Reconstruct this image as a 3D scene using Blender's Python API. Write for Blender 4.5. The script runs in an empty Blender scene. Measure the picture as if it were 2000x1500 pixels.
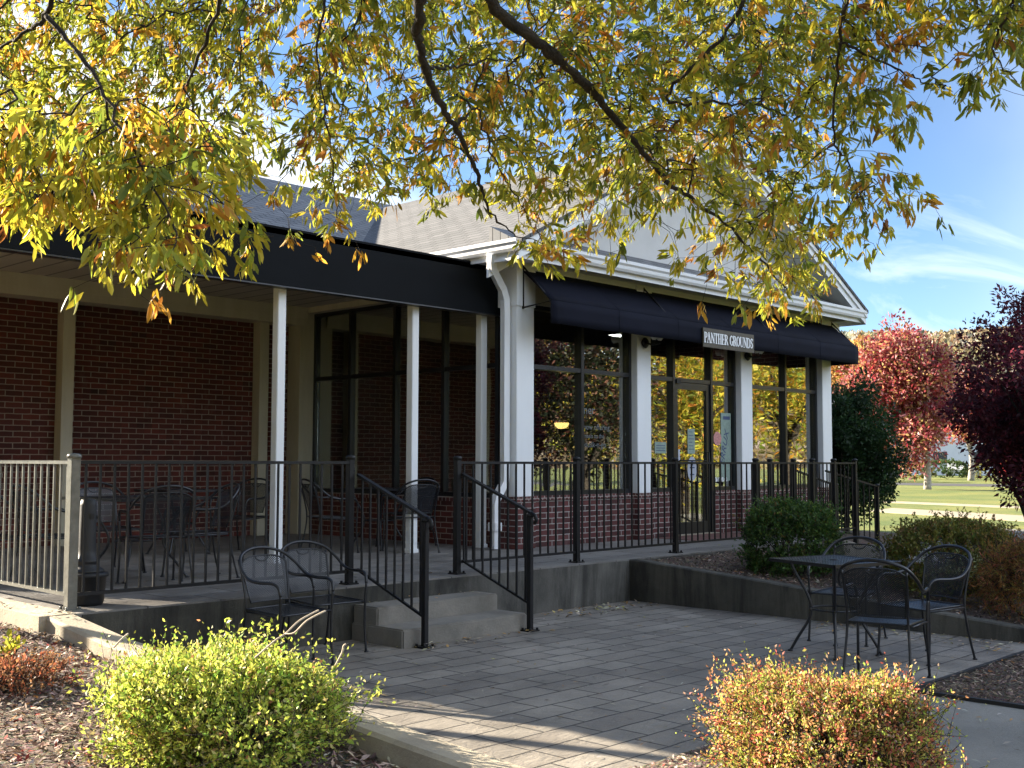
import bpy, math, random
import numpy as np
from mathutils import Vector, Matrix
R = math.radians
S = bpy.context.scene
COL = S.collection

# ------------------------------------------------------------------ camera
HC = 1.487
YAW, PIT, ROLL = R(43.6), R(3.87), R(0.15)
fw = Vector((math.cos(YAW)*math.cos(PIT), math.sin(YAW)*math.cos(PIT), math.sin(PIT)))
rt = Vector((math.sin(YAW), -math.cos(YAW), 0))
up = rt.cross(fw)
ix = rt*math.cos(ROLL) + up*math.sin(ROLL)
iy = -rt*math.sin(ROLL) + up*math.cos(ROLL)
cam = bpy.data.cameras.new("camera")
cam_o = bpy.data.objects.new("camera", cam)
COL.objects.link(cam_o)
m = Matrix((ix, iy, -fw)).transposed().to_4x4()
m.translation = Vector((0, 0, HC))
cam_o.matrix_world = m
cam.sensor_width = 36.0
cam.lens = 2225/2000*36
cam.clip_start = 0.1
cam.clip_end = 4000
S.camera = cam_o

# ------------------------------------------------------------------ world, sun, exposure
SUN_EL, SUN_AZ = R(23.0), math.atan2(0.944, -0.33)      # azimuth counted from +X
w = bpy.data.worlds.new("World"); S.world = w; w.use_nodes = True
N = w.node_tree.nodes; L = w.node_tree.links
bg = N['Background']; bg.inputs['Strength'].default_value = 0.05
sky = N.new('ShaderNodeTexSky'); sky.sky_type = 'NISHITA'; sky.sun_disc = False
sky.sun_elevation = SUN_EL; sky.sun_rotation = math.pi/2 - SUN_AZ
sky.air_density = 0.9; sky.dust_density = 0.15; sky.ozone_density = 3.5; sky.altitude = 1200
def wmath(op, a, b=None, clamp=False):
    n = N.new('ShaderNodeMath'); n.operation = op; n.use_clamp = clamp
    for i, v in enumerate((a, b)):
        if v is None: continue
        if isinstance(v, (int, float)): n.inputs[i].default_value = v
        else: L.new(v, n.inputs[i])
    return n.outputs[0]
tc = N.new('ShaderNodeTexCoord'); sp = N.new('ShaderNodeSeparateXYZ'); L.new(tc.outputs['Generated'], sp.inputs[0])
zz = wmath('ADD', wmath('MAXIMUM', sp.outputs['Z'], 0.0), 0.09)
cu = wmath('DIVIDE', sp.outputs['X'], zz); cv = wmath('DIVIDE', sp.outputs['Y'], zz)
cb = N.new('ShaderNodeCombineXYZ'); L.new(cu, cb.inputs[0]); L.new(wmath('MULTIPLY', cv, 2.1), cb.inputs[1])
n1 = N.new('ShaderNodeTexNoise'); n1.inputs['Scale'].default_value = 0.55; n1.inputs['Detail'].default_value = 9; n1.inputs['Roughness'].default_value = 0.58; n1.inputs['Distortion'].default_value = 0.9
L.new(cb.outputs[0], n1.inputs['Vector'])
r1 = N.new('ShaderNodeValToRGB'); r1.color_ramp.elements[0].position = 0.50; r1.color_ramp.elements[1].position = 0.80
L.new(n1.outputs['Fac'], r1.inputs[0])
# low bank of cloud near the horizon, with an uneven upper edge
n2 = N.new('ShaderNodeTexNoise'); n2.inputs['Scale'].default_value = 3.2; n2.inputs['Detail'].default_value = 7
L.new(tc.outputs['Generated'], n2.inputs['Vector'])
edge = wmath('ADD', wmath('MULTIPLY', n2.outputs['Fac'], 0.15), 0.035)
# higher bank towards the left
lft = wmath('MULTIPLY', wmath('SUBTRACT', sp.outputs['Y'], 0.60), 1.1, True)
edge = wmath('ADD', edge, lft)
bank = wmath('MULTIPLY', wmath('SUBTRACT', edge, sp.outputs['Z']), 14.0, True)
# bright broken cloud added behind the viewer, out of frame, as fill light
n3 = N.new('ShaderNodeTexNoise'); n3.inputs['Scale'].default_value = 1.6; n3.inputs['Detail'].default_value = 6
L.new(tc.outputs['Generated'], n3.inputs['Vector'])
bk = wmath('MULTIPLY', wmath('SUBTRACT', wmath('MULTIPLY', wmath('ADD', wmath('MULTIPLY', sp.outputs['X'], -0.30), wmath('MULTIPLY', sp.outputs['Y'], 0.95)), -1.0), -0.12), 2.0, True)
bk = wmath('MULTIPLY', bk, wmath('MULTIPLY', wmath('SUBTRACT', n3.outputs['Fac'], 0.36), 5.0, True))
cl = wmath('MAXIMUM', wmath('MULTIPLY', r1.outputs[0], 0.85), wmath('MULTIPLY', bank, 0.9))
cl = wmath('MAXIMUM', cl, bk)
mx = N.new('ShaderNodeMix'); mx.data_type = 'RGBA'
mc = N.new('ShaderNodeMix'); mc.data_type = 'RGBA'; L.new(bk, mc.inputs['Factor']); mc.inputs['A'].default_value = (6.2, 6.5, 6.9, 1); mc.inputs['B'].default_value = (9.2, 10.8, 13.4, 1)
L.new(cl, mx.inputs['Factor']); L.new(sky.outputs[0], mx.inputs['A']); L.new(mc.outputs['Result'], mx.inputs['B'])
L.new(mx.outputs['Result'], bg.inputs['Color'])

sun = bpy.data.lights.new("sun", 'SUN'); sun.energy = 5.0; sun.angle = R(0.53); sun.color = (1.0, 0.88, 0.70)
sun_o = bpy.data.objects.new("sun", sun); COL.objects.link(sun_o)
sd = Vector((math.cos(SUN_EL)*math.cos(SUN_AZ), math.cos(SUN_EL)*math.sin(SUN_AZ), math.sin(SUN_EL)))
sun_o.rotation_euler = sd.to_track_quat('Z', 'Y').to_euler(); sun_o.location = (0, 0, 30)
S.view_settings.view_transform = 'Standard'; S.view_settings.look = 'None'
S.view_settings.exposure = 2.35; S.view_settings.gamma = 1.0
S.render.engine = 'CYCLES'
S.cycles.max_bounces = 8; S.cycles.diffuse_bounces = 4; S.cycles.glossy_bounces = 4
S.cycles.transparent_max_bounces = 24; S.cycles.transmission_bounces = 6
S.cycles.caustics_reflective = False; S.cycles.caustics_refractive = False
S.cycles.sample_clamp_indirect = 6.0

# ------------------------------------------------------------------ view helper: a pixel of the 2000 px wide frame + distance along the view -> point
def at(px, py, depth):
    v = ix*((px-1000)/2225) - iy*((py-750)/2225) + fw
    return Vector((0, 0, HC)) + v*depth

# ------------------------------------------------------------------ materials
MATS = {}
class NT:
    def __init__(s, name):
        s.m = bpy.data.materials.new(name); s.m.use_nodes = True
        s.t = s.m.node_tree; s.n = s.t.nodes; s.l = s.t.links
        s.b = s.n['Principled BSDF']; s.out = s.n['Material Output']
    def new(s, k, **kw):
        x = s.n.new(k)
        for a, v in kw.items(): setattr(x, a, v)
        return x
    def set(s, sock, v):
        if hasattr(v, 'is_linked') or hasattr(v, 'links'): s.l.new(v, sock)
        else: sock.default_value = v
    def math(s, op, a, b=0.0, clamp=False):
        x = s.new('ShaderNodeMath', operation=op, use_clamp=clamp); s.set(x.inputs[0], a); s.set(x.inputs[1], b); return x.outputs[0]
    def mix(s, f, a, b, mode='MIX'):
        x = s.new('ShaderNodeMix', data_type='RGBA', blend_type=mode)
        s.set(x.inputs['Factor'], f); s.set(x.inputs['A'], c4(a) if isinstance(a, tuple) else a); s.set(x.inputs['B'], c4(b) if isinstance(b, tuple) else b)
        return x.outputs['Result']
    def pos(s): return s.new('ShaderNodeNewGeometry').outputs['Position']
    def obj(s): return s.new('ShaderNodeTexCoord').outputs['Object']
    def mapping(s, v, scale=(1,1,1), loc=(0,0,0), rot=(0,0,0)):
        x = s.new('ShaderNodeMapping'); s.l.new(v, x.inputs[0]); x.inputs['Scale'].default_value = scale; x.inputs['Location'].default_value = loc; x.inputs['Rotation'].default_value = rot
        return x.outputs[0]
    def noise(s, v, scale, detail=4, rough=0.55, out='Fac', dist=0.0):
        x = s.new('ShaderNodeTexNoise'); s.l.new(v, x.inputs['Vector']); x.inputs['Scale'].default_value = scale
        x.inputs['Detail'].default_value = detail; x.inputs['Roughness'].default_value = rough; x.inputs['Distortion'].default_value = dist
        return x.outputs[out]
    def ramp(s, v, pts):
        x = s.new('ShaderNodeValToRGB'); e = x.color_ramp.elements
        while len(e) < len(pts): e.new(0.5)
        for i, (p, c) in enumerate(pts): e[i].position = p; e[i].color = c4(c) if isinstance(c, tuple) else (c, c, c, 1)
        s.l.new(v, x.inputs[0]); return x.outputs[0]
    def bump(s, h, dist=0.01, strength=1.0):
        x = s.new('ShaderNodeBump'); s.l.new(h, x.inputs['Height']); x.inputs['Distance'].default_value = dist; x.inputs['Strength'].default_value = strength
        s.l.new(x.outputs[0], s.b.inputs['Normal']); return x.outputs[0]
    def base(s, v): s.set(s.b.inputs['Base Color'], c4(v) if isinstance(v, tuple) else v)
    def rough(s, v): s.set(s.b.inputs['Roughness'], v)
def c4(c): return (c[0], c[1], c[2], 1.0)

def simple(name, col, rough=0.6, var=0.12, scale=6.0, bump=0.0, bscale=60, metal=0.0, spec=0.5):
    t = NT(name); p = t.pos()
    n = t.noise(p, scale, 5)
    d = tuple(max(0, x*(1-var)) for x in col); u_ = tuple(min(1, x*(1+var)) for x in col)
    t.base(t.ramp(n, [(0.3, d), (0.7, u_)]))
    t.rough(rough); t.b.inputs['Metallic'].default_value = metal; t.b.inputs['Specular IOR Level'].default_value = spec
    if bump: t.bump(t.noise(p, bscale, 4), bump)
    return t.m

def brick_mat(name, dark, light, mortar, hz=0.070, w_=0.213):   # brick, with dark kiln-burnt ones and faint salt stains
    t = NT(name); p = t.pos()
    s = t.new('ShaderNodeSeparateXYZ'); t.l.new(p, s.inputs[0])
    c = t.new('ShaderNodeCombineXYZ'); t.l.new(t.math('ADD', s.outputs[0], s.outputs[1]), c.inputs[0]); t.l.new(t.math('SUBTRACT', s.outputs[2], 0.437), c.inputs[1])
    wob = t.noise(p, 9, 3, out='Color')
    v = t.mix(0.012, c.outputs[0], wob, 'ADD')
    b = t.new('ShaderNodeTexBrick'); t.l.new(v, b.inputs['Vector'])
    b.inputs['Scale'].default_value = 1; b.inputs['Brick Width'].default_value = w_; b.inputs['Row Height'].default_value = hz
    b.inputs['Mortar Size'].default_value = 0.0062; b.inputs['Mortar Smooth'].default_value = 0.15; b.inputs['Bias'].default_value = -0.1
    b.inputs['Color1'].default_value = c4(dark); b.inputs['Color2'].default_value = c4(light); b.inputs['Mortar'].default_value = c4(mortar)
    grit = t.noise(p, 45, 6, 0.7); big = t.noise(p, 1.3, 3)
    col = t.mix(0.35, b.outputs['Color'], t.ramp(grit, [(0.3, 0.35), (0.75, 1.0)]), 'MULTIPLY')
    col = t.mix(0.35, col, t.ramp(big, [(0.3, 0.6), (0.7, 1.0)]), 'MULTIPLY')
    cell = t.new('ShaderNodeTexWhiteNoise'); cell.noise_dimensions = '2D'
    row = t.math('FLOOR', t.math('DIVIDE', t.math('SUBTRACT', s.outputs[2], 0.437), hz)); sh = t.math('MULTIPLY', t.math('MODULO', row, 2.0), 0.5)
    cc = t.new('ShaderNodeCombineXYZ'); t.l.new(t.math('FLOOR', t.math('ADD', t.math('DIVIDE', t.math('ADD', s.outputs[0], s.outputs[1]), w_), sh)), cc.inputs[0]); t.l.new(row, cc.inputs[1]); t.l.new(cc.outputs[0], cell.inputs['Vector'])
    msk = t.math('SUBTRACT', 1.0, b.outputs['Fac'])
    col = t.mix(msk, col, t.mix(0.75, col, t.ramp(cell.outputs['Value'], [(0.0, (0.22, 0.25, 0.24)), (0.035, (0.5, 0.5, 0.5)), (0.06, (0.75, 0.75, 0.75)), (1.0, (1.15, 1.0, 1.0))]), 'MULTIPLY'))
    salt = t.ramp(t.noise(t.mapping(p, (1, 1, 0.5)), 2.3, 7, 0.7), [(0.60, 0.0), (0.75, 1.0)])
    col = t.mix(t.math('MULTIPLY', salt, 0.16), col, (0.45, 0.40, 0.36))
    t.base(col); t.rough(0.85)
    h = t.math('ADD', t.math('MULTIPLY', b.outputs['Fac'], -1.0), t.math('MULTIPLY', grit, 0.25))
    t.bump(h, 0.006); return t.m

def shingle_mat(name, swap, k=1.0):
    t = NT(name); p = t.pos(); s = t.new('ShaderNodeSeparateXYZ'); t.l.new(p, s.inputs[0])
    c = t.new('ShaderNodeCombineXYZ')
    a, b_ = (1, 0) if swap else (0, 1)
    t.l.new(s.outputs[a], c.inputs[0]); t.l.new(t.math('MULTIPLY', s.outputs[b_], 1.118), c.inputs[1])
    b = t.new('ShaderNodeTexBrick'); t.l.new(c.outputs[0], b.inputs['Vector']); b.inputs['Scale'].default_value = 1
    b.inputs['Brick Width'].default_value = 0.31; b.inputs['Row Height'].default_value = 0.143; b.inputs['Mortar Size'].default_value = 0.011; b.inputs['Mortar Smooth'].default_value = 0.4
    b.inputs['Color1'].default_value = (0.16, 0.165, 0.17, 1); b.inputs['Color2'].default_value = (0.23, 0.23, 0.235, 1); b.inputs['Mortar'].default_value = (0.055, 0.055, 0.058, 1)
    g = t.noise(p, 220, 2, 0.8); st = t.noise(p, 0.8, 4)
    kk = t.mix(1.0, b.outputs['Color'], (k, k, k), 'MULTIPLY')
    col = t.mix(0.5, kk, t.ramp(g, [(0.3, 0.5), (0.7, 1.0)]), 'MULTIPLY')
    col = t.mix(0.4, col, t.ramp(st, [(0.3, 0.65), (0.7, 1.0)]), 'MULTIPLY')
    t.base(col); t.rough(0.9); t.bump(t.math('SUBTRACT', t.math('MULTIPLY', g, 0.2), b.outputs['Fac']), 0.008); return t.m

def concrete_mat(name, light, dark, streak=True, mot=1.2):
    t = NT(name); p = t.pos()
    n = t.noise(p, mot, 7, 0.65); f = t.noise(p, 60, 4, 0.7)
    col = t.ramp(n, [(0.3, dark), (0.68, light)])
    if streak:
        st = t.noise(t.mapping(p, (1.7, 1.7, 0.25)), 1.6, 7, 0.75, dist=0.5)
        col = t.mix(0.9, col, t.ramp(st, [(0.38, 0.22), (0.56, 1.0)]), 'MULTIPLY')
    col = t.mix(0.25, col, t.ramp(f, [(0.3, 0.5), (0.7, 1.0)]), 'MULTIPLY')
    t.base(col); t.rough(0.85); t.bump(t.math('ADD', f, t.math('MULTIPLY', n, 2.0)), 0.004); return t.m

def paving_mat(name, c1, c2, joint, bw=0.46, rh=0.30, js=0.010, scale_n=1.0):
    t = NT(name); p = t.pos()
    wob = t.noise(p, 3.0, 2, out='Color'); v = t.mix(0.02, p, wob, 'ADD')
    b = t.new('ShaderNodeTexBrick'); t.l.new(v, b.inputs['Vector']); b.inputs['Scale'].default_value = 1
    b.offset = 0.37; b.squash = 1.7; b.squash_frequency = 3; b.offset_frequency = 2
    b.inputs['Brick Width'].default_value = bw; b.inputs['Row Height'].default_value = rh
    b.inputs['Mortar Size'].default_value = js; b.inputs['Mortar Smooth'].default_value = 0.35
    b.inputs['Color1'].default_value = c4(c1); b.inputs['Color2'].default_value = c4(c2); b.inputs['Mortar'].default_value = c4(joint)
    n = t.noise(p, 2.2*scale_n, 8, 0.68, dist=0.4); sl = t.noise(t.mapping(p, (1, 2.4, 1), rot=(0, 0, 0.5)), 9, 6, 0.6, dist=1.2); f = t.noise(p, 90, 4, 0.7)
    big = t.noise(p, 0.55, 4, 0.6)
    col = t.mix(0.8, b.outputs['Color'], t.ramp(n, [(0.28, 0.42), (0.72, 1.0)]), 'MULTIPLY')
    col = t.mix(0.55, col, t.ramp(big, [(0.35, 0.5), (0.62, 1.0)]), 'MULTIPLY')
    col = t.mix(0.4, col, t.ramp(f, [(0.3, 0.5), (0.7, 1.0)]), 'MULTIPLY')
    t.base(col)
    t.rough(t.ramp(n, [(0.3, 0.45), (0.7, 0.8)]))
    h = t.math('ADD', t.math('MULTIPLY', b.outputs['Fac'], -1.2), t.math('ADD', t.math('MULTIPLY', sl, 0.9), t.math('MULTIPLY', f, 0.12)))
    t.bump(h, 0.010); return t.m

def leaf_mat(name, trans=0.45, rough=0.5):
    t = NT(name)
    a = t.new('ShaderNodeAttribute', attribute_name='Col')
    t.l.new(a.outputs['Color'], t.b.inputs['Base Color']); t.rough(rough); t.b.inputs['Specular IOR Level'].default_value = 0.35
    tr = t.new('ShaderNodeBsdfTranslucent'); t.l.new(a.outputs['Color'], tr.inputs['Color'])
    mx_ = t.new('ShaderNodeMixShader'); mx_.inputs[0].default_value = trans
    t.l.new(t.b.outputs[0], mx_.inputs[1]); t.l.new(tr.outputs[0], mx_.inputs[2]); t.l.new(mx_.outputs[0], t.out.inputs['Surface'])
    return t.m

def glass_mat(name, refl=0.42, tint=(0.55, 0.6, 0.58)):
    t = NT(name)
    tr = t.new('ShaderNodeBsdfTransparent'); tr.inputs[0].default_value = c4(tint)
    gl = t.new('ShaderNodeBsdfGlossy'); gl.inputs['Roughness'].default_value = 0.0; gl.inputs['Color'].default_value = (0.95, 0.97, 0.95, 1)
    lw = t.new('ShaderNodeLayerWeight'); lw.inputs[0].default_value = 0.5
    f = t.math('ADD', t.math('MULTIPLY', lw.outputs['Facing'], 0.45), refl, True)
    # float glass is never perfectly flat
    bp = t.new('ShaderNodeBump'); bp.inputs['Distance'].default_value = 0.0012; t.l.new(t.noise(t.pos(), 2.2, 1), bp.inputs['Height'])
    t.l.new(bp.outputs[0], gl.inputs['Normal'])
    mx_ = t.new('ShaderNodeMixShader'); t.l.new(f, mx_.inputs[0]); t.l.new(tr.outputs[0], mx_.inputs[1]); t.l.new(gl.outputs[0], mx_.inputs[2])
    t.l.new(mx_.outputs[0], t.out.inputs['Surface']); return t.m

def mesh_mat(name):      # expanded steel: the diamond openings are see-through
    t = NT(name); p = t.new('ShaderNodeUVMap').outputs[0]
    s = t.new('ShaderNodeSeparateXYZ'); t.l.new(p, s.inputs[0])
    k = 2*math.pi/0.017
    a = t.math('SINE', t.math('MULTIPLY', t.math('ADD', s.outputs[0], s.outputs[1]), k))
    b = t.math('SINE', t.math('MULTIPLY', t.math('SUBTRACT', s.outputs[0], s.outputs[1]), k))
    h = t.math('GREATER_THAN', t.math('MAXIMUM', a, b), 0.25)
    tr = t.new('ShaderNodeBsdfTransparent')
    t.base((0.010, 0.012, 0.017)); t.rough(0.38)
    mx_ = t.new('ShaderNodeMixShader'); t.l.new(h, mx_.inputs[0]); t.l.new(tr.outputs[0], mx_.inputs[1]); t.l.new(t.b.outputs[0], mx_.inputs[2])
    t.l.new(mx_.outputs[0], t.out.inputs['Surface']); return t.m

def emit_mat(name, col, st):
    t = NT(name); t.base(col); t.b.inputs['Emission Color'].default_value = c4(col); t.b.inputs['Emission Strength'].default_value = st; return t.m

def white_mat(name, col, dirt=0.35):
    t = NT(name); p = t.pos()
    st = t.noise(t.mapping(p, (2.0, 2.0, 0.35)), 2.2, 6, 0.7); f = t.noise(p, 30, 3)
    c = t.mix(dirt, col, t.ramp(st, [(0.35, (0.72, 0.68, 0.58)), (0.62, (1, 1, 1))]), 'MULTIPLY')
    t.base(c); t.rough(0.55); t.bump(f, 0.0008); return t.m

def lawn_mat():
    t = NT('lawn_grass'); p = t.pos()
    n = t.noise(p, 0.25, 6, 0.6); f = t.noise(p, 9, 6, 0.75); g = t.noise(t.mapping(p, (1, 1, 0.3)), 60, 3, 0.8)
    c = t.ramp(n, [(0.35, (0.10, 0.15, 0.025)), (0.65, (0.22, 0.23, 0.05))])
    c = t.mix(0.6, c, t.ramp(f, [(0.3, (0.45, 0.5, 0.4)), (0.7, (1.15, 1.0, 0.8))]), 'MULTIPLY')
    t.base(c); t.rough(0.9); t.bump(g, 0.03); return t.m

def mulch_mat(name, c1=(0.10, 0.065, 0.045), c2=(0.24, 0.17, 0.12)):
    t = NT(name); p = t.pos()
    n = t.noise(p, 1.5, 5); v = t.new('ShaderNodeTexVoronoi'); t.l.new(t.mapping(p, (1, 1.6, 1), rot=(0, 0, 0.6)), v.inputs['Vector']); v.inputs['Scale'].default_value = 38
    f = t.noise(p, 60, 5, 0.75)
    c = t.mix(0.5, t.mix(t.ramp(f, [(0.3, 0.0), (0.7, 1.0)]), c1, c2), v.outputs['Color'], 'MULTIPLY')
    c = t.mix(0.35, c, t.ramp(n, [(0.3, 0.5), (0.7, 1.0)]), 'MULTIPLY')
    t.base(c); t.rough(0.95); t.bump(t.math('ADD', v.outputs['Distance'], f), 0.03); return t.m

def soffit_mat():
    t = NT('soffit_board'); p = t.pos()
    wv = t.new('ShaderNodeTexWave', wave_type='BANDS', bands_direction='X'); t.l.new(p, wv.inputs['Vector']); wv.inputs['Scale'].default_value = 1.05; wv.inputs['Distortion'].default_value = 0
    g = t.ramp(wv.outputs['Fac'], [(0.0, 0.35), (0.06, 1.0)])
    c = t.mix(1.0, (0.55, 0.51, 0.42), g, 'MULTIPLY'); c = t.mix(0.3, c, t.ramp(t.noise(p, 1.2, 5), [(0.3, 0.6), (0.7, 1.0)]), 'MULTIPLY')
    t.base(c); t.rough(0.7); t.bump(wv.outputs['Fac'], 0.004); return t.m

M = dict(
    brick=brick_mat('red_brick', (0.085, 0.020, 0.015), (0.165, 0.036, 0.025), (0.36, 0.29, 0.24)),
    brick_b=brick_mat('maroon_brick', (0.085, 0.024, 0.022), (0.155, 0.046, 0.042), (0.42, 0.38, 0.35)),
    rowlock=brick_mat('brick_rowlock', (0.08, 0.024, 0.022), (0.17, 0.05, 0.045), (0.42, 0.34, 0.3), 0.2, 0.07),
    paver=brick_mat('brick_paver', (0.12, 0.05, 0.04), (0.22, 0.09, 0.07), (0.12, 0.10, 0.09), 0.1, 0.2),
    white=white_mat('white_trim', (0.76, 0.77, 0.78), 0.14), cream=white_mat('cream_trim', (0.60, 0.56, 0.44), 0.5),
    gable=simple('gable_stucco', (0.55, 0.54, 0.52), 0.8, 0.06, 2, 0.002),
    shingle_a=shingle_mat('shingle_across', False), shingle_b=shingle_mat('shingle_along', True, 0.62),
    fascia=simple('black_canopy_fabric', (0.0035, 0.0045, 0.006), 0.7, 0.25, 1.4, 0.001, 90, spec=0.12),
    awning=simple('navy_awning_fabric', (0.0055, 0.0065, 0.0135), 0.85, 0.2, 2.0, 0.0015, 200, spec=0.12),
    soffit=soffit_mat(), metal=simple('black_rail_paint', (0.008, 0.008, 0.009), 0.5, 0.25, 14, 0.0006, 120, spec=0.3),
    metal_g=simple('grey_rail_paint', (0.14, 0.14, 0.125), 0.26, 0.25, 14, 0.0006, 120),  # lightened copy of the black rail paint: sunlight put into the colour
    furn=simple('furniture_steel', (0.009, 0.010, 0.013), 0.30, 0.3, 20, 0.0004, 150),
    frame=simple('dark_window_frame', (0.013, 0.014, 0.017), 0.3, 0.15, 8),
    mesh=mesh_mat('expanded_steel'), glass=glass_mat('coated_glass', 0.19, (0.82, 0.84, 0.83)), glass_s=glass_mat('side_glass', 0.16, (0.75, 0.8, 0.78)),
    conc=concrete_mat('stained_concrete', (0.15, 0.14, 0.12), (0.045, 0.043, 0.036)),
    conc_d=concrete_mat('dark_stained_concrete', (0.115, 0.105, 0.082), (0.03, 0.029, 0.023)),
    step=concrete_mat('step_concrete', (0.26, 0.235, 0.20), (0.14, 0.13, 0.11), False, 2.5),
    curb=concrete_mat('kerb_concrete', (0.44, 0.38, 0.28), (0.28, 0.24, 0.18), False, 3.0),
    walk=concrete_mat('walk_concrete', (0.235, 0.225, 0.20), (0.15, 0.145, 0.13), False, 1.2),
    tanwalk=concrete_mat('tan_walk', (0.36, 0.30, 0.21), (0.28, 0.24, 0.17), False, 1.2),
    patio=paving_mat('stamped_patio', (0.29, 0.255, 0.215), (0.39, 0.35, 0.295), (0.04, 0.036, 0.032), 0.34, 0.225, 0.007),
    deck=paving_mat('stamped_deck', (0.24, 0.22, 0.20), (0.30, 0.28, 0.255), (0.08, 0.075, 0.07), 0.6, 0.4, 0.008),
    lawn=lawn_mat(), mulch=mulch_mat('mulch'), mulch_l=mulch_mat('mulch_light', (0.16, 0.11, 0.08), (0.34, 0.25, 0.19)),
    bark=simple('bark', (0.030, 0.024, 0.018), 0.95, 0.6, 14, 0.02, 55), barkl=simple('pale_bark', (0.30, 0.27, 0.23), 0.9, 0.3, 10, 0.01, 30),
    leaf=leaf_mat('leaf', 0.5), bushleaf=leaf_mat('bush_leaf', 0.45), litter=leaf_mat('leaf_litter', 0.1, 0.8),
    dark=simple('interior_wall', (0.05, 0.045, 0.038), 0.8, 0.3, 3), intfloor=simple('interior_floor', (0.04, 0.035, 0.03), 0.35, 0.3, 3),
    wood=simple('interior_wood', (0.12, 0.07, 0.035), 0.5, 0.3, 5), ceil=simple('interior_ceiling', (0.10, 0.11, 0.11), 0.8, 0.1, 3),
    lamp=emit_mat('ceiling_panel_light', (1.0, 1.0, 0.97), 4.0), pend=emit_mat('pendant_glow', (1.0, 0.66, 0.20), 0.85),
    frost=simple('frosted_glass', (0.7, 0.72, 0.74), 0.3, 0.03, 4), plaque=simple('bronze_plaque', (0.040, 0.029, 0.012), 0.5, 0.3, 12, 0.001),
    plaque_d=simple('plaque_band', (0.028, 0.021, 0.010), 0.6, 0.1, 9), letter=simple('white_lettering', (0.8, 0.8, 0.8), 0.5, 0.02),
    vinyl=simple('window_lettering', (0.13, 0.14, 0.145), 0.6, 0.02), paper=simple('pale_paper', (0.24, 0.31, 0.26), 0.7, 0.15, 25),
    paperw=simple('white_paper', (0.42, 0.44, 0.50), 0.7, 0.05, 25), ink=simple('navy_ink', (0.05, 0.07, 0.16), 0.6, 0.1), pink=simple('pink_print', (0.5, 0.22, 0.2), 0.6, 0.4, 30),
    plastic=simple('grey_plastic', (0.014, 0.015, 0.018), 0.5, 0.15, 8, 0.001), bwhite=simple('far_building_wall', (0.66, 0.67, 0.70), 0.8, 0.04, 1),
    broof=simple('far_building_roof', (0.30, 0.31, 0.33), 0.7, 0.1, 1), carred=simple('car_paint_red', (0.35, 0.02, 0.02), 0.3, 0.05), carsil=simple('car_paint_silver', (0.4, 0.41, 0.43), 0.3, 0.05),
    rubber=simple('tyre_rubber', (0.02, 0.02, 0.02), 0.8, 0.1), asph=simple('asphalt', (0.05, 0.05, 0.052), 0.9, 0.2, 2, 0.003),
    edging=simple('black_edging', (0.012, 0.012, 0.012), 0.6, 0.1), hill=simple('hill_floor', (0.14, 0.10, 0.05), 0.9, 0.3, 0.1),
)

# ------------------------------------------------------------------ objects and meshes
def tag(o, label=None, cat=None, group=None, kind=None):
    if label: o['label'] = label
    if cat: o['category'] = cat
    if group: o['group'] = group
    if kind: o['kind'] = kind
    return o
def thing(name, label, cat, loc=(0, 0, 0), rz=0.0, group=None):
    o = bpy.data.objects.new(name, None); COL.objects.link(o); o.location = loc; o.rotation_euler = (0, 0, rz)
    o.empty_display_size = 0.2
    return tag(o, label, cat, group)
def copy_tree(o, parent=None):
    c = o.copy(); COL.objects.link(c); c.parent = parent
    for ch in [x for x in o.children]: copy_tree(ch, c)
    return c

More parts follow.
